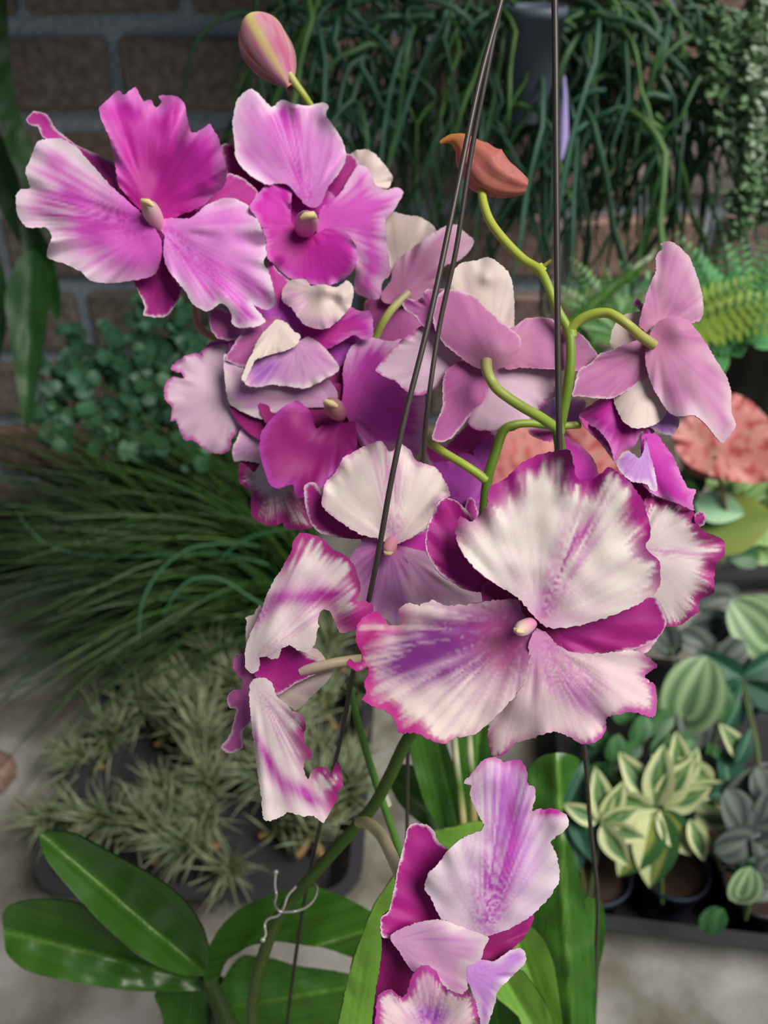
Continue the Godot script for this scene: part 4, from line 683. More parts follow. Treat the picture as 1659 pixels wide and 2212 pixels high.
# ---------------------------------------------------------------- walls, floor, bench
func setting():
	var fl := BoxMesh.new(); fl.size = Vector3(8, 0.1, 8)
	var o := put(fl, "floor", M.plaster); o.position = Vector3(0, -0.05, 1.5); tag(o, "", "", "", "structure")
	var wb := BoxMesh.new(); wb.size = Vector3(4.0, 2.9, 0.2)
	var wall := put(wb, "wall_back", M.mortar); wall.position = Vector3(0, 1.45, WALL - 0.1); tag(wall, "", "", "", "structure")
	var kinds := []
	for i in 6: kinds.append(bevel_box(Vector3(0.152, 0.072, 0.05), 0.005, 0.004, i + 1))
	var row0 := on_depth(200, 238, WALL).y; var joint0 := on_depth(250, 150, WALL).x
	for r in range(-8, 7):
		for c in range(-8, 10):
			var b := put(kinds[rng.randi() % 6], "brick", M.brick[rng.randi() % 4], wall)
			var sh := 0.0 if posmod(r, 2) == 0 else 0.084
			b.global_position = Vector3(joint0 + 0.084 + c * 0.168 + sh + rng.randf_range(-0.002, 0.002), row0 + 0.036 + r * 0.093, WALL - 0.012 + rng.randf_range(-0.002, 0.002))
			b.rotation = Vector3(rng.randf_range(-0.008, 0.008), rng.randf_range(-0.008, 0.008) + (PI if rng.randf() < 0.5 else 0.0), rng.randf_range(-0.006, 0.006))
	var rf := BoxMesh.new(); rf.size = Vector3(2.55, 0.08, 0.92)
	var shade_slab := put(rf, "added_shade_roof", M.plaster); shade_slab.position = Vector3(-0.725, 2.25, -0.79); tag(shade_slab, "", "", "", "structure")  # unseen slab added to keep the sun off the left background
	var sw := BoxMesh.new(); sw.size = Vector3(0.12, 2.2, 1.5)
	var side := put(sw, "added_shade_wall", M.plaster); side.position = Vector3(-1.3, 1.1, -0.5); tag(side, "", "", "", "structure")  # unseen side wall, added to darken the left
	# bench of cast concrete on two block legs
	var bench := thing("concrete_bench", Vector3(0, 0, -0.55), "pale concrete bench top under the plant trays", "bench")
	var top := put(bevel_box(Vector3(2.4, 0.07, 0.94), 0.006), "bench_top", M.concrete, bench); top.position = Vector3(0, TABLE - 0.035, 0.0)
	for sx in [-1.0, 1.0]:
		var lg := put(bevel_box(Vector3(0.2, TABLE - 0.07, 0.8), 0.006), "leg", M.concrete, bench); lg.position = Vector3(sx, (TABLE - 0.07) / 2, 0)

func tray(label: String, fl: Vector3, fr: Vector3, deep: float, high: float, m: Material, lip := 0.012) -> Node3D:
	# open plastic tray: floor, four sloping walls and a rolled lip; fl and fr are its front corners
	var w := fl.distance_to(fr); var x := (fr - fl).normalized(); var t := thing("plant_tray", (fl + fr) / 2 + x.cross(Vector3.UP) * -deep / 2, label, "tray")
	t.basis = Basis(x, Vector3.UP, x.cross(Vector3.UP))
	t.position = (fl + fr) / 2 - t.basis.z * deep / 2
	var st := SurfaceTool.new(); st.begin(Mesh.PRIMITIVE_TRIANGLES); st.set_smooth_group(-1)
	var rings := []
	for r in [[-0.02, 0.0], [-0.018, 0.002], [0.0, high], [lip, high], [lip, high - 0.004], [lip - 0.003, high - 0.006]]:
		var ring := []; var hx: float = w / 2 + r[0] - lip; var hz: float = deep / 2 + r[0] - lip; var rad: float = 0.025 + r[0]
		for q in 4:
			for s in 6:
				var a := PI / 2 * q + PI / 2 * s / 5.0
				ring.append(Vector3((hx - rad) * [1, -1, -1, 1][q] + cos(a) * rad, r[1], (hz - rad) * [1, 1, -1, -1][q] + sin(a) * rad))
		rings.append(ring)
	for k in rings.size() - 1:
		for s in 24:
			var a: Vector3 = rings[k][s]; var b: Vector3 = rings[k][(s + 1) % 24]; var c: Vector3 = rings[k + 1][(s + 1) % 24]; var d: Vector3 = rings[k + 1][s]
			for p in [a, c, b, a, d, c]: st.add_vertex(p)
	for s in range(1, 23):
		for p in [rings[0][0], rings[0][s + 1], rings[0][s]]: st.add_vertex(p)
	st.generate_normals(); put(st.commit(), "tray_body", m, t)
	return t

# ---------------------------------------------------------------- small leaves: grow along +y from the origin, face +z, one unit long
func leaf_mesh(width: Callable, tint: Callable, cup := 0.2, droop := 0.2, nu := 10, nv := 6, heart := 0.0) -> ArrayMesh:
	var v := PackedVector3Array(); var n := PackedVector3Array(); var c := PackedColorArray(); var idx := PackedInt32Array()
	for side in 2:
		for i in nu + 1:
			var u := float(i) / nu; var w: float = width.call(u)
			for j in nv + 1:
				var s := float(j) / nv * 2 - 1
				var p := Vector3(s * w, u - heart * s * s * (1 - u) * (1 - u), cup * absf(s) * w - droop * u * u - (0.008 if side else 0.0))
				v.append(p); c.append(tint.call(u, s))
				var du := Vector3(0, 1, -2 * droop * u); var ds := Vector3(1, 0, cup * signf(s) if j * 2 != nv else 0.0)
				var nn := ds.cross(du).normalized(); n.append(-nn if side else nn)
		var o := side * (nu + 1) * (nv + 1)
		for i in nu:
			for j in nv:
				var a := o + i * (nv + 1) + j; var b := a + nv + 1
				idx.append_array([a, b, a + 1, a + 1, b, b + 1] if side == 0 else [a, a + 1, b, a + 1, b + 1, b])
	return arr_mesh(v, n, c, idx)
func leaf_px(parent: Node3D, mesh: Mesh, x: float, y: float, d: float, ang: float, size_px: float, lean := 0.0, roll := 0.0, called := "leaf", m: Material = null) -> MeshInstance3D:
	# the leaf's foot at a place of the picture; ang its direction there, lean towards the viewer, roll about its own midrib
	var a := deg_to_rad(ang); var ay := Vector3(cos(a) * cos(lean), sin(a) * cos(lean), sin(lean))
	var ax := ay.cross(Vector3.BACK).normalized(); var az := ax.cross(ay)
	var b := Basis(ax, ay, az) * Basis(Vector3.UP, roll)
	var o := put(mesh, called, m if m else M.plant, parent)
	o.global_transform = Transform3D(tilt * b * Basis.from_scale(Vector3.ONE * size_px * d / F), at(x, y, d))
	return o
func w_lance(k: float) -> Callable: return func(u): return k * pow(sin(PI * clampf(pow(u, 0.8), 0.001, 0.999)), 0.8)
func w_round(k: float) -> Callable: return func(u): return k * sqrt(maxf(0.0, 1.0 - pow(u * 2 - 1, 2.0)))
func w_heart(k: float) -> Callable: return func(u): return k * pow(maxf(0.0, 1.0 - pow(u, 1.7)), 0.7) * smoothstep(-0.12, 0.10, u)
func pot_at(parent: Node3D, where: Vector3, r: float, h: float, m: Material):
	var p := put(lathe([[0.0, 0.0], [r * 0.72, 0.0], [r * 0.75, 0.003], [r * 0.95, h * 0.9], [r * 1.02, h * 0.9], [r * 1.02, h], [r * 0.95, h], [r * 0.9, h * 0.85], [0.0, h * 0.85]], 28), "pot", m, parent)
	p.global_position = where
	var s := put(lathe([[0.0, h * 0.9], [r * 0.5, h * 0.89], [r * 0.91, h * 0.86]], 20), "soil", M.soil, parent); s.global_position = where

# ---------------------------------------------------------------- left bench: tray of air plants, stone, grassy plant
func air_plant_meshes(seed_: int) -> Array:
	var r := RandomNumberGenerator.new(); r.seed = seed_
	var bend := Vector3(r.randf_range(-0.5, 0.5), 0.6, r.randf_range(-0.5, 0.5)); var side := Vector3(r.randf_range(-1, 1), 0, r.randf_range(-1, 1)).normalized()
	var axis := []; var ln := r.randf_range(0.022, 0.045)
	for i in 9:
		var t := i / 8.0
		axis.append(side * ln * t * 0.75 + bend * ln * t * t + Vector3(0, 0.003 + 0.006 * t, 0))
	var hs := Heap.new(); tube_into(hs, axis, [0.0022, 0.0026, 0.002, 0.0012], [lin(150, 112, 66), lin(140, 110, 70), lin(128, 120, 80)], 7)
	var hl := Heap.new()
	for k in 64:
		var t := 0.25 + 0.75 * sqrt(k / 64.0); var at_: Vector3 = axis[int(t * 8)]; var fw: Vector3 = (axis[8] - axis[2]).normalized()
		var an := k * 2.399; var x := fw.cross(Vector3(0.3, 0.2, 0.9)).normalized(); var y := x.cross(fw)
		var out := (x * cos(an) + y * sin(an)); var open := lerpf(1.5, 0.25, (t - 0.25) / 0.75) + r.randf_range(-0.2, 0.2)
		var dir := (fw * cos(open) + out * sin(open)).normalized(); var len_ := r.randf_range(0.022, 0.040)
		var curl := Vector3(r.randf_range(-0.4, 0.4), r.randf_range(-0.3, 0.2), r.randf_range(-0.4, 0.4))
		var path := []; 
		for i in 5:
			var s := i / 4.0
			var p := at_ + dir * len_ * s + curl * len_ * s * s
			if p.y < 0.001: p.y = 0.001
			path.append(p)
		var g := r.randf()
		var c0 := lin(78, 96, 60).lerp(lin(120, 128, 74), g); var c1 := lin(122, 138, 104).lerp(lin(166, 174, 138), g)
		tube_into(hl, path, [0.0013, 0.0012, 0.0009, 0.0005, 0.0001], [c0, c0, c1, c1, lin(150, 152, 112)], 4)
	return [heap_mesh(hs), heap_mesh(hl)]

func left_bench():
	rng.seed = 21
	var fl := on_level(48, 1930, TABLE + 0.03); var fr := on_level(778, 1960, TABLE + 0.03); fl.y = TABLE; fr.y = TABLE
	fr = fl + (fr - fl).normalized() * fl.distance_to(fr)
	var tr := tray("dark grey plastic tray full of small air plants on the bench", fl, fr, 0.36, 0.034, M.tray)
	var kinds := []
	for i in 7: kinds.append(air_plant_meshes(100 + i))
	var w := fl.distance_to(fr)
	var n := 0
	for gz in 7:
		for gx in 7:
			var p := Vector3((gx + 0.5) / 7 - 0.5, 0, (gz + 0.5) / 7 - 0.5) + Vector3(rng.randf_range(-0.05, 0.05), 0, rng.randf_range(-0.05, 0.05))
			if gz == 6 and gx < 1: continue
			var k: Array = kinds[rng.randi() % 7]
			var ap := thing("air_plant", tr.global_transform * Vector3(p.x * (w - 0.035), 0.003 + rng.randf() * 0.014, p.z * 0.30), "small grey-green air plant lying among the others in the grey tray", "air plant", "air plants in the grey tray")
			ap.rotation.y = rng.randf() * TAU; ap.scale = Vector3.ONE * rng.randf_range(1.1, 1.55)
			put(k[0], "stem", M.fluff, ap); put(k[1], "leaf_tuft", M.fluff, ap)
			n += 1
	# stone at the left edge
	var st := SurfaceTool.new(); var sp := SphereMesh.new(); sp.radius = 0.022; sp.height = 0.036; sp.radial_segments = 24; sp.rings = 14
	st.create_from(sp, 0); var mdt := MeshDataTool.new(); mdt.create_from_surface(st.commit(), 0)
	for i in mdt.get_vertex_count():
		var v := mdt.get_vertex(i); mdt.set_vertex(i, v * (1.0 + 0.22 * noise.get_noise_3dv(v * 55.0) + 0.1 * noise.get_noise_3dv(v * 130.0)))
	var am := ArrayMesh.new(); mdt.commit_to_surface(am); st.create_from(am, 0); st.generate_normals()
	var so := put(st.commit(), "stone", M.stone); so.position = on_level(-8, 1690, TABLE) + Vector3(0, 0.016, 0)
	tag(so, "small brown stone on the bench at the left edge of the picture", "stone")
	# grassy plant whose blades fan out to the left
	var foot := on_level(640, 1330, TABLE + 0.02); foot.z = maxf(foot.z, -0.93)
	var gp := thing("grassy_plant", Vector3(foot.x, TABLE, foot.z), "dark green grassy plant fanning its fine blades left behind the flowers", "plant")
	pot_at(gp, Vector3(foot.x, TABLE, foot.z), 0.045, 0.05, M.black)
	var variants := []
	for i in 12:
		var h := Heap.new(); var path := []; var fall := 0.12 + 0.035 * i
		for k in 10:
			var t := k / 9.0; path.append(Vector3(t, 0.55 * t * (1 - t * 0.4) - fall * t * t, 0.10 * sin(t * 3 + i) * t))
		var g := lin(42, 82, 30).lerp(lin(84, 120, 50), (i % 4) / 3.0)
		tube_into(h, path, [0.008, 0.009, 0.009, 0.008, 0.008, 0.007, 0.006, 0.005, 0.003, 0.001], [g.lerp(lin(120, 136, 60), 0.5), g, g, g, g, g, g.lightened(0.05)], 5, 0.5)
		variants.append(heap_mesh(h))
	for i in 290:
		var b := put(variants[i % 12], "blade", M.plant, gp)
		# headings: 180 degrees is left, 90 towards the wall
		var yaw := deg_to_rad(rng.randf_range(120, 232)); var up := rng.randf_range(0.05, 1.2)
		var len_ := rng.randf_range(0.2, 0.36)
		if sin(yaw) > 0: len_ = minf(len_, (foot.z - WALL - 0.06) / maxf(sin(yaw), 0.01))
		b.global_position = Vector3(foot.x, TABLE + 0.045, foot.z) + Vector3(rng.randf_range(-0.035, 0.035), 0, rng.randf_range(-0.03, 0.03))
		b.basis = Basis(Vector3.UP, yaw) * Basis(Vector3.BACK, up) * Basis.from_scale(Vector3.ONE * len_)
	var many := Heap.new()
	for i in 900:
		var yaw := deg_to_rad(rng.randf_range(112, 236)); var up := rng.randf_range(-0.02, 1.25); var len_ := rng.randf_range(0.16, 0.40); var fall := rng.randf_range(0.12, 0.5)
		if sin(yaw) > 0: len_ = minf(len_, (foot.z - WALL - 0.06) / maxf(sin(yaw), 0.01))
		var bs := Basis(Vector3.UP, yaw) * Basis(Vector3.BACK, up) * Basis.from_scale(Vector3.ONE * len_); var path := []; var root := Vector3(rng.randf_range(-0.10, 0.03), 0.03, rng.randf_range(-0.04, 0.05))
		for k in 7:
			var t := k / 6.0; var p := root + bs * Vector3(t, 0.55 * t * (1 - t * 0.4) - fall * t * t, 0.10 * sin(t * 3 + i) * t)
			path.append(Vector3(p.x, maxf(p.y, 0.004), p.z))
		var g := lin(30, 62, 24).lerp(lin(62, 96, 40), rng.randf())
		tube_into(many, path, [0.0016, 0.0018, 0.0017, 0.0015, 0.0012, 0.0008, 0.0003], [g], 4, 0.5)
	tag(put(heap_mesh(many), "fine_blades", M.plant, gp), "", "", "", "stuff")
	var dp := thing("shaded_pot", on_level(20, 1180, TABLE), "black pot in the shade at the left edge behind the grassy plant", "pot")
	pot_at(dp, on_level(10, 1230, TABLE), 0.05, 0.075, M.black)
	for s in [[[470,1215,520,1170,580,1150,640,1140], [0.86]], [[300,1390,305,1310,340,1240,400,1190,470,1175,560,1180], [0.83, 0.88]], [[350,1330,400,1260,470,1250,540,1290,600,1330], [0.82, 0.86]], [[30,1090,60,1140,110,1180,200,1200,330,1200,470,1195,580,1220], [0.86, 0.90]]]:
		stalk(gp, "blade", s[0], s[1], [0.4, 1.6, 1.7, 1.6], [lin(52, 106, 72), lin(44, 94, 52)], M.plant, 6)

# ---------------------------------------------------------------- plants on and before the wall
func wall_plants():
	rng.seed = 34
	# long strap leaves down the left edge
	var sp := thing("strap_leaf_plant", at(0, 700, 0.8), "dark green plant with long hanging strap leaves at the left edge", "plant")
	for r in [
		[0.80, [-30,-40,10,-20,22,120,40,240,80,330,112,420,120,520,90,490,50,400,15,320,-10,200], [0, -30, 110, 510]],
		[0.84, [-40,300,0,290,30,360,60,450,110,540,130,640,122,700,90,620,50,540,-10,430], [-20, 300, 125, 690]],
		[0.78, [10,640,40,560,75,540,112,600,100,700,84,800,66,915,48,905,34,820,22,730], [70, 545, 56, 910]],
		[0.82, [-30,560,0,570,14,620,10,720,-10,800,-40,800], [-20, 570, -15, 790]],
		[0.83, [40,420,64,460,90,560,104,660,90,760,70,700,50,580], [50, 430, 92, 750]],
	]: sheet(sp, "leaf", "blade", r[0], [r[2][0], r[2][1]], [r[2][2], r[2][3]], r[1], {"fold": 0.35, "c": 0.0, "ru": 0.02, "th": 0.8, "se": 0.5, "sp": 9.0})
	# creeping plant with round leaves, left
	var green := func(a: Color, b: Color): return func(u, s): return a.lerp(b, clampf(0.5 + 0.5 * sin(u * 5.0) - 0.4 * absf(s), 0, 1))
	var rl := []
	for i in 4: rl.append(leaf_mesh(w_round(0.46), green.call(lin(44, 92, 62).lerp(lin(62, 112, 70), i / 3.0), lin(74, 124, 92)), 0.15, 0.15, 6, 4, 0.1))
	var cr := thing("creeping_fig", at(270, 950, 0.94), "dark bluish-green creeper with small round leaves left of the flowers", "creeper")
	for i in 18:
		var x0 := rng.randf_range(120, 450); var y0 := rng.randf_range(880, 1020)
		var px := []; var x := x0; var y := y0
		for k in 6:
			px.append_array([x, y]); x += rng.randf_range(-28, 28); y -= rng.randf_range(28, 70)
		stalk(cr, "stem", px, [0.93, 0.90], [0.8, 0.5], [lin(60, 66, 40)], M.plant, 5)
		for k in 16:
			var f := rng.randf() * 4.99; var a := int(f); var q := f - a
			leaf_px(cr, rl[rng.randi() % 4], lerpf(px[a * 2], px[a * 2 + 2], q) + rng.randf_range(-14, 14), lerpf(px[a * 2 + 1], px[a * 2 + 3], q) + rng.randf_range(-14, 14), rng.randf_range(0.87, 0.92), rng.randf_range(-180, 180), rng.randf_range(24, 46), rng.randf_range(-0.6, 0.6), rng.randf_range(-0.6, 0.6))
	# hanging pots with rhipsalis
	rng.seed = 63
	var stems := []
	for i in 14:
		var r := RandomNumberGenerator.new(); r.seed = 300 + i
		var path := []; var p := Vector3.ZERO; var dir := Vector3(r.randf_range(0.4, 1.0), r.randf_range(-0.1, 0.5), 0)
		for k in 13:
			path.append(p)
			dir = (dir + Vector3(0, -0.24, 0)).normalized()
			if k % 3 == 2: dir = (dir + Vector3(r.randf_range(-0.9, 0.7), r.randf_range(-0.2, 0.2), r.randf_range(-0.7, 0.7))).normalized()
			p += dir * 0.083
		var h := Heap.new(); var g: Color = [lin(52, 96, 70), lin(64, 108, 62), lin(58, 104, 84), lin(84, 128, 62), lin(44, 84, 58), lin(72, 112, 84), lin(60, 96, 78)][i % 7]
		tube_into(h, path, [0.012, 0.013, 0.012, 0.009, 0.012, 0.013, 0.012, 0.009, 0.012, 0.0125, 0.011, 0.009, 0.004], [g], 6)
		stems.append(heap_mesh(h))
	var specs := [[740, -70, 190, 0.86, 95, "left", 0.15, 0.27, "grey-green rhipsalis hanging nearest the brick corner above the flowers"], [1060, -40, 130, 0.845, 90, "middle", 0.12, 0.24, "rhipsalis spilling over the blue-grey pot behind the wires"], [1390, -30, 150, 0.85, 130, "right", 0.14, 0.30, "rhipsalis with the longest stems hanging right of the wires"]]
	for q in specs:
		var o := at(q[0], q[1], q[3])
		var pl := thing("rhipsalis", o, q[8], "plant")
		if q[5] != "middle": pot_at(pl, at(q[0], q[1] - 20, 0.84), 0.07, 0.09, M.black)
		for i in q[4]:
			var b := put(stems[rng.randi() % 14], "stem", M.plant, pl)
			var px: float = q[0] + rng.randf_range(-1, 1) * q[2]; var py: float = q[1] + (rng.randf_range(0, 130) if i % 2 else rng.randf_range(60, 330))
			b.global_position = at(px, py, q[3] - 0.055 + rng.randf_range(-0.04, 0.03))
			var yaw := rng.randf_range(PI - 0.2, TAU + 0.2)
			b.basis = Basis(Vector3.UP, yaw) * Basis.from_scale(Vector3(0.6, 1, 1) * rng.randf_range(q[6], q[7]))
	var hp := thing("hanging_pot", at(1130, 250, 0.93), "blue-grey pot hanging behind the wires among rhipsalis stems", "pot")
	pot_at(hp, at(1138, 262, 0.79), 0.0255, 0.09, M.greypot)
	var hp2 := thing("hanging_pot", at(1265, 290, 0.97), "black pot hanging right of the straight wire among rhipsalis", "pot")
	pot_at(hp2, at(1270, 300, 0.91), 0.034, 0.10, M.black)
	var tg := stalk(self, "plant_tag", [1218,165,1219,215,1217,265,1216,300,1212,345], [0.70], [1.2, 2.6, 4.2, 4.6, 1.0], [lin(176, 160, 226)], M.tagm, 8)
	tag(tg, "narrow lavender plant tag hanging beside the straight wire", "tag")
	# trailing small-leaved plant, top right
	var tp := thing("trailing_plant", at(1610, 40, 0.84), "silvery small-leaved trailing plant hanging in the top right corner", "plant")
	for i in 26:
		var x := rng.randf_range(1530, 1670) if i > 7 else rng.randf_range(1600, 1680); var y := rng.randf_range(-30, 110); var h := Heap.new()
		var path := []; var d := rng.randf_range(0.73, 0.79); var nl := rng.randi_range(5, 18)
		for k in nl:
			path.append(at(x, y, d) - tp.global_position); x += rng.randf_range(-9, 9); y += rng.randf_range(22, 36)
		tube_into(h, path, [0.0007], [lin(96, 110, 80)], 4)
		var pale := lin(150, 180, 150).lerp(lin(206, 222, 198), clampf(1.0 - i / 9.0, 0, 1)).lerp(lin(124, 166, 100), clampf((i - 12) / 12.0, 0, 0.8))
		for k in nl * 5:
			var f := rng.randf() * (nl - 1.01); var a := int(f); var p: Vector3 = path[a].lerp(path[a + 1], f - a)
			var dir := Vector3(rng.randf_range(-1, 1), rng.randf_range(-0.8, 0.6), rng.randf_range(-0.4, 1)).normalized()
			tube_into(h, [p, p + dir * 0.003, p + dir * 0.006, p + dir * 0.0085, p + dir * 0.0105], [0.0008, 0.0036, 0.0043, 0.003, 0.0005], [pale.lerp(lin(90, 130, 90), rng.randf() * 0.5)], 6, 0.45)
		put(heap_mesh(h), "leafy_strand", M.plant, tp)
	# ferns
	rng.seed = 77
	fern("bright green fern arching behind the right-hand back-turned flower", 1600, 770, 0.77, [[138, 360, 0.15], [118, 340, 0.25], [100, 330, 0.15], [74, 320, 0.2], [155, 380, 0.15], [150, 330, 0.1], [128, 330, 0.2], [110, 300, 0.1], [95, 300, 0.3], [80, 290, 0.1], [165, 300, 0.3], [60, 260, 0.2], [140, 250, 0.5], [105, 240, 0.5], [120, 310, 0.4], [88, 250, 0.6], [178, 240, 0.4]], lin(70, 140, 72), lin(116, 188, 118))
	fern("yellow-green fern fronds sweeping right below the bright fern", 1430, 715, 0.74, [[22, 300, 0.2], [16, 320, 0.15], [8, 280, 0.1], [35, 260, 0.2]], lin(110, 150, 50), lin(160, 184, 70))
	fern("small feathery fern between the straight wire and the right-hand flower", 1345, 730, 0.75, [[120, 230, 0.15], [138, 220, 0.1], [128, 190, 0.1], [105, 180, 0.2], [145, 170, 0.2], [90, 170, 0.1], [70, 150, 0.3], [165, 140, 0.2]], lin(80, 138, 66), lin(124, 176, 100))
	var lf := thing("blade_leaf_plant", at(1230, 700, 0.73), "single long green blade slanting up behind the forked flower stem", "plant")
	sheet(lf, "leaf", "strap", 0.73, [1225, 705], [1410, 555], [1215,700,1260,660,1320,610,1380,565,1412,548,1390,580,1330,630,1270,680,1235,720], {"fold": 0.3, "sp": 8.0, "th": 0.8})
	sheet(lf, "leaf", "strap", 0.74, [1290, 800], [1230, 700], [1235,690,1265,715,1300,760,1310,800,1285,790,1250,740], {"fold": 0.3, "sp": 8.0, "th": 0.8})
	var fp := thing("fern_pot", at(1620, 830, 0.92), "black pot under the ferns at the right edge", "pot")
	pot_at(fp, at(1625, 870, 0.95), 0.07, 0.10, M.black)

func fern(label: String, x: float, y: float, d: float, fronds: Array, c0: Color, c1: Color):
	var t := thing("fern", at(x, y, d), label, "fern")
	var pin := leaf_mesh(w_lance(0.19), func(u, _s): return c0.lerp(c1, u), 0.1, 0.2, 6, 2)
	for fr in fronds:
		var a := deg_to_rad(fr[0]); var ln: float = fr[1] * d / F; var h := Heap.new(); var path := []
		var dir := tilt * Vector3(cos(a) * cos(fr[2]), sin(a) * cos(fr[2]), sin(fr[2])); var nrm := tilt * Vector3(0, 0, 1)
		nrm = (nrm - dir * nrm.dot(dir)).normalized()
		for k in 15:
			var s := k / 14.0; path.append(dir * ln * s + Vector3(0, -0.16 * ln, 0) * s * s)
		tube_into(h, path, [0.0012, 0.001, 0.0008, 0.0004], [c0.darkened(0.2)], 5)
		var f := put(heap_mesh(h), "frond", M.plant, t)
		for k in range(2, 15):
			for sd in [-1, 1]:
				var tang: Vector3 = (path[mini(k + 1, 14)] - path[k - 1]).normalized(); var out: Vector3 = tang.cross(nrm).normalized() * sd
				var yy: Vector3 = (out + tang * 0.45 + Vector3(0, -0.15, 0)).normalized(); var zz: Vector3 = (nrm - yy * nrm.dot(yy)).normalized()
				var p := put(pin, "pinna", M.plant, f)
				p.transform = Transform3D(Basis(yy.cross(zz), yy, zz) * Basis.from_scale(Vector3.ONE * ln * 0.23 * (1.08 - k / 15.0) * rng.randf_range(0.85, 1.1)), path[k])

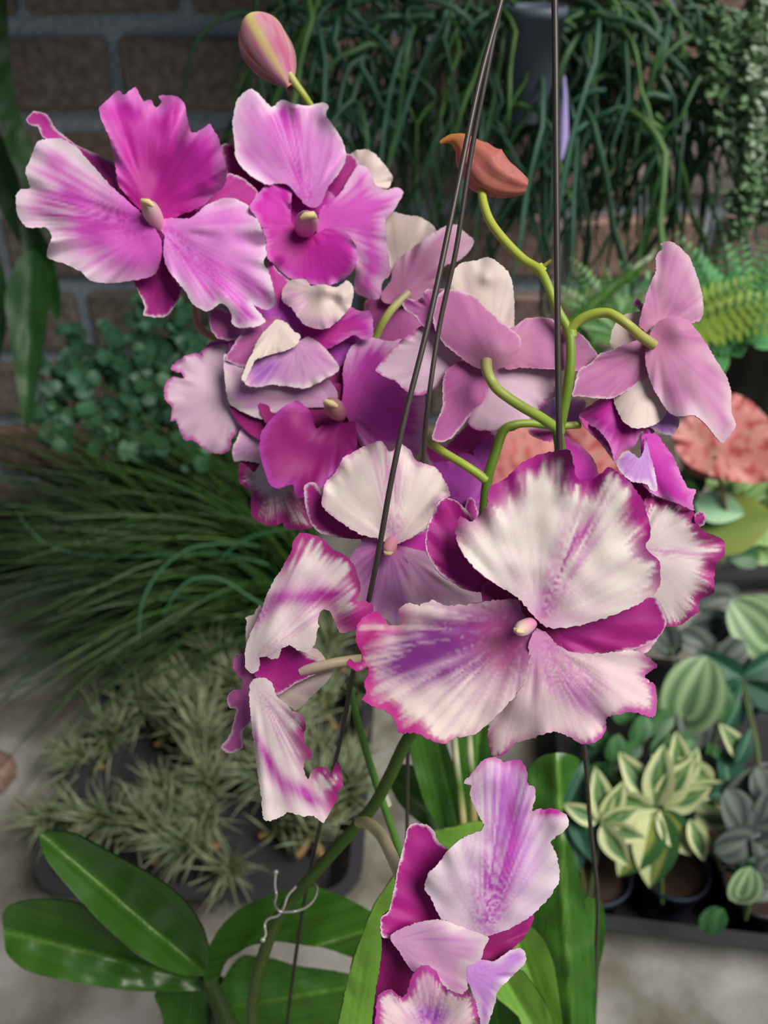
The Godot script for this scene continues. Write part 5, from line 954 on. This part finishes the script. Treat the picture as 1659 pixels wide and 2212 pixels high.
# ---------------------------------------------------------------- right bench: trays of potted foliage
func right_bench():
	rng.seed = 55
	var fl := on_level(1270, 2000, TABLE + 0.045); var fr := on_level(1659, 2048, TABLE + 0.045); fl.y = TABLE; fr.y = TABLE
	var x := (fr - fl).normalized(); fl -= x * 0.02; fr = fl + x * 0.5
	tray("black plastic tray of variegated plants at the lower right", fl, fr, 0.33, 0.045, M.tray)
	var bl := on_level(1480, 1255, TABLE + 0.05); var br := on_level(1659, 1246, TABLE + 0.05); bl.y = TABLE; br.y = TABLE
	x = (br - bl).normalized(); br = bl + x * 0.45; bl -= x * 0.05
	tray("green-black tray of caladiums behind the variegated plants", bl, br, 0.15, 0.05, M.tray)
	# leaf shapes
	var cream := lin(204, 212, 156); var gr := lin(66, 112, 62); var teal := lin(46, 92, 72)
	var vari := leaf_mesh(w_lance(0.26), func(u, s): return gr.lerp(cream, smoothstep(0.35, 0.55, absf(s) + 0.12 * sin(u * 9.0))) if absf(s) > 0.12 else lin(120, 150, 80), 0.4, 0.25, 12, 10)
	var half := leaf_mesh(w_lance(0.30), func(_u, s): return cream if s > 0.15 else (gr if s < -0.5 or s > -0.12 else lin(166, 178, 90)), 0.45, 0.3, 12, 10)
	var lance := leaf_mesh(w_lance(0.24), func(_u, s): return teal.lerp(lin(110, 160, 120), clampf(1.0 - absf(s) * 5.0, 0, 1) * 0.7), 0.4, 0.3, 10, 8)
	var rib := leaf_mesh(w_round(0.50), func(u, s): return lin(168, 196, 146).lerp(lin(74, 112, 74), 0.5 + 0.5 * sin(absf(s) * 11.0 + u * 3.0)), 0.25, 0.3, 12, 14, 0.35)
	var grey := leaf_mesh(w_round(0.46), func(u, s): return lin(104, 114, 108).lerp(lin(50, 58, 58), 0.5 + 0.5 * sin(absf(s) * 9.0 - u * 4.0)), 0.25, 0.3, 10, 12, 0.35)
	var pale := leaf_mesh(w_round(0.40), func(u, s): return lin(130, 176, 100).lerp(lin(170, 206, 130), 0.5 + 0.5 * sin(s * 6.0 + u * 5.0)), 0.25, 0.25, 8, 6, 0.1)
	var deepg := leaf_mesh(w_round(0.40), func(u, s): return lin(44, 92, 52).lerp(lin(74, 124, 70), 0.5 + 0.5 * sin(s * 5.0 + u * 6.0)), 0.25, 0.25, 8, 6, 0.1)
	# plants: [label, pot foot px, pot material, leaves [mesh, x, y, ang, size, lean]]
	var pl: Array = [
		["plant with long cream-striped leaves at the front of the black tray", 1430, 1950, M.navy, [[half, 1418, 1745, 262, 165, 0.3], [half, 1412, 1750, 242, 160, 0.2], [vari, 1415, 1740, 85, 130, 0.2], [vari, 1420, 1735, 55, 120, 0.3], [vari, 1410, 1745, 165, 110, 0.2], [vari, 1430, 1740, 20, 110, 0.3], [vari, 1405, 1735, 118, 120, 0.0], [half, 1425, 1750, 305, 110, 0.4]]],
		["cream-edged plant beside the lowest straight wire", 1268, 1960, M.navy, [[vari, 1300, 1770, 60, 95, 0.3], [vari, 1300, 1770, 95, 110, 0.2], [vari, 1295, 1775, 20, 90, 0.3], [vari, 1300, 1780, 300, 100, 0.4], [vari, 1290, 1775, 150, 80, 0.2], [vari, 1305, 1780, 340, 90, 0.3], [lance, 1225, 1750, 280, 130, 0.3], [lance, 1222, 1745, 65, 110, 0.1], [lance, 1230, 1745, 300, 125, 0.4]]],
		["pale striped plant in the middle of the black tray", 1560, 1890, M.black, [[vari, 1468, 1690, 95, 110, 0.3], [vari, 1465, 1695, 60, 90, 0.3], [vari, 1470, 1700, 130, 90, 0.2], [vari, 1475, 1705, 330, 100, 0.3], [vari, 1480, 1710, 10, 90, 0.2], [vari, 1465, 1710, 200, 90, 0.2], [vari, 1500, 1760, 350, 95, 0.2], [vari, 1490, 1770, 290, 90, 0.3], [lance, 1530, 1720, 20, 80, 0.2]]],
		["glossy teal-leaved plant at the right edge above the tray", 1655, 1780, M.black, [[lance, 1600, 1470, 215, 120, 0.3], [lance, 1605, 1465, 150, 110, 0.2], [lance, 1605, 1460, 30, 110, 0.2], [lance, 1608, 1470, 250, 130, 0.3], [lance, 1610, 1475, 330, 120, 0.3], [lance, 1590, 1650, 65, 80, 0.2], [lance, 1560, 1620, 280, 110, 0.3], [vari, 1605, 1640, 120, 90, 0.2], [vari, 1540, 1690, 150, 110, 0.3], [vari, 1560, 1690, 340, 130, 0.2], [vari, 1570, 1700, 320, 120, 0.2]]],
		["peperomia with round ribbed silver-green leaves below the frilled far right flower", 1500, 1730, M.black, [[rib, 1480, 1545, 75, 130, 0.3], [grey, 1490, 1520, 280, 95, 0.4], [rib, 1660, 1390, 130, 120, 0.3], [rib, 1635, 1310, 330, 70, 0.3], [grey, 1580, 1290, 190, 80, 0.3], [grey, 1560, 1345, 200, 80, 0.3], [grey, 1530, 1400, 150, 70, 0.2], [grey, 1545, 1440, 40, 80, 0.3], [deepg, 1450, 1520, 210, 70, 0.3], [grey, 1450, 1400, 120, 70, 0.2], [deepg, 1445, 1590, 250, 80, 0.3], [deepg, 1500, 1600, 200, 80, 0.3], [deepg, 1560, 1550, 100, 80, 0.1]]],
		["dark peperomia with small silver leaves at the lower right edge", 1610, 1985, M.black, [[grey, 1605, 1790, 110, 90, 0.3], [grey, 1640, 1780, 60, 90, 0.3], [grey, 1620, 1810, 200, 80, 0.3], [grey, 1650, 1830, 330, 80, 0.3], [rib, 1600, 1935, 80, 70, 0.5], [grey, 1650, 1880, 20, 70, 0.3], [grey, 1580, 1720, 40, 80, 0.3], [grey, 1655, 1740, 100, 80, 0.2]]],
		["small leafy green plant behind the cream-edged plant", 1350, 1800, M.black, [[deepg, 1320, 1640, 70, 55, 0.2], [deepg, 1335, 1630, 20, 55, 0.2], [deepg, 1320, 1660, 190, 55, 0.3], [deepg, 1345, 1660, 340, 55, 0.3], [deepg, 1325, 1690, 240, 55, 0.3], [deepg, 1350, 1690, 310, 55, 0.3], [deepg, 1300, 1610, 120, 60, 0.1], [deepg, 1370, 1600, 60, 60, 0.1], [deepg, 1390, 1570, 20, 70, 0.2], [deepg, 1350, 1560, 100, 70, 0.1], [deepg, 1420, 1620, 340, 70, 0.2], [grey, 1280, 1600, 90, 60, 0.0], [deepg, 1400, 1540, 80, 60, 0.0]]],
	]
	for q in pl:
		var t := thing("potted_plant", on_level(q[1], q[2], TABLE), q[0], "potted plant", "potted plants in the black tray")
		pot_at(t, on_level(q[1], q[2], TABLE + 0.004), 0.031, 0.055, q[3])
		for l in q[4]:
			var d: float = 0.735 + (1745.0 - l[2]) * 0.00040
			leaf_px(t, l[0], l[1], l[2], d, l[3], l[4], l[5], rng.randf_range(-0.3, 0.3))
		for i in 12:
			var src: Array = q[4][rng.randi() % q[4].size()]; var lx: float = src[1] + rng.randf_range(-55, 55); var ly: float = maxf(src[2] + rng.randf_range(-30, 60), 1350.0)
			leaf_px(t, [lance, grey, deepg, lance, grey][rng.randi() % 5], lx, ly, 0.775 + (1745.0 - ly) * 0.00040, rng.randf_range(0, 360), rng.randf_range(50, 85), rng.randf_range(-0.1, 0.5), rng.randf_range(-0.5, 0.5))
		# a few shoots from the pot to the leaves
		for i in range(0, q[4].size(), 3):
			var l: Array = q[4][i]; var d: float = 0.735 + (1745.0 - l[2]) * 0.00040
			var h := Heap.new(); var a := on_level(q[1], q[2], TABLE + 0.05) - t.global_position; var b := at(l[1], l[2], d) - t.global_position
			tube_into(h, [a, a.lerp(b, 0.5) + Vector3(0, 0.01, 0), b], [0.0016, 0.0013, 0.001], [lin(90, 110, 60)], 6)
			put(heap_mesh(h), "shoot", M.plant, t)
	# bushy green plant and caladiums in the rear tray
	var bush := thing("leafy_plant", on_level(1580, 1230, TABLE), "bushy light green plant below the pink caladium at the right edge", "plant")
	for i in 46:
		var y := rng.randf_range(1040, 1222); leaf_px(bush, pale if i % 3 else deepg, rng.randf_range(1470, 1680), y, 0.95 - (1235 - y) * 0.0002 + rng.randf_range(-0.02, 0.02), rng.randf_range(-10, 190), rng.randf_range(36, 74), rng.randf_range(0, 0.6), rng.randf_range(-0.5, 0.5))
	leaf_px(bush, leaf_mesh(w_lance(0.4), func(_u, s): return lin(110, 140, 50).lerp(lin(140, 150, 60), absf(s)), 0.1, 0.1), 1500, 1140, 0.90, 8, 170, 0.2)
	leaf_px(bush, leaf_mesh(w_lance(0.34), func(_u, s): return lin(140, 190, 144).lerp(lin(170, 214, 170), absf(s)), 0.3, 0.15), 1500, 1085, 0.895, -14, 105, 0.3)
	var c1 := thing("caladium", on_level(1600, 1200, TABLE), "caladium with a big salmon-pink leaf at the right edge", "caladium")
	for r in [[c1, 0.86, 1540, 974, 1690, 930, [1452,935,1475,905,1520,885,1575,850,1615,862,1659,905,1695,960,1690,1030,1625,1044,1560,1034,1500,1012,1465,980]], [c1, 0.89, 1545, 1010, 1500, 1035, [1470,985,1520,985,1570,1010,1560,1035,1510,1032,1480,1012]]]:
		sheet(r[0], "leaf", "caladium", r[1], [r[2], r[3]], [r[4], r[5]], r[6], {"c": -0.15, "s": 0.1, "ru": 0.05, "th": 0.6, "sp": 6.0})
	var c2 := thing("caladium", on_level(1150, 1150, TABLE), "caladium with mottled pink leaf showing through the forked stems", "caladium")
	for r in [[0.80, 1150, 1040, 1100, 930, [1045,1010,1075,950,1110,915,1165,920,1205,950,1215,1010,1190,1070,1120,1095,1060,1065]], [0.82, 1270, 1000, 1340, 930, [1220,930,1270,900,1330,920,1360,970,1340,1030,1280,1045,1230,1010]]]:
		sheet(c2, "leaf", "caladium", r[0], [r[1], r[2]], [r[3], r[4]], r[5], {"c": -0.15, "s": 0.1, "ru": 0.05, "th": 0.6, "sp": 6.0})
	for q in [[c1, 1545, 985, 0.86, 1590, 1220], [c2, 1090, 1010, 0.80, 1150, 1150]]:
		var h := Heap.new(); var o: Node3D = q[0]
		tube_into(h, [on_level(q[4], q[5], TABLE) - o.global_position, at((q[1] + q[4]) / 2.0, (q[2] + q[5]) / 2.0, q[3] + 0.03) - o.global_position, at(q[1], q[2], q[3]) - o.global_position], [0.003, 0.0025, 0.002], [lin(150, 120, 90)], 8)
		put(heap_mesh(h), "petiole", M.plant, o)
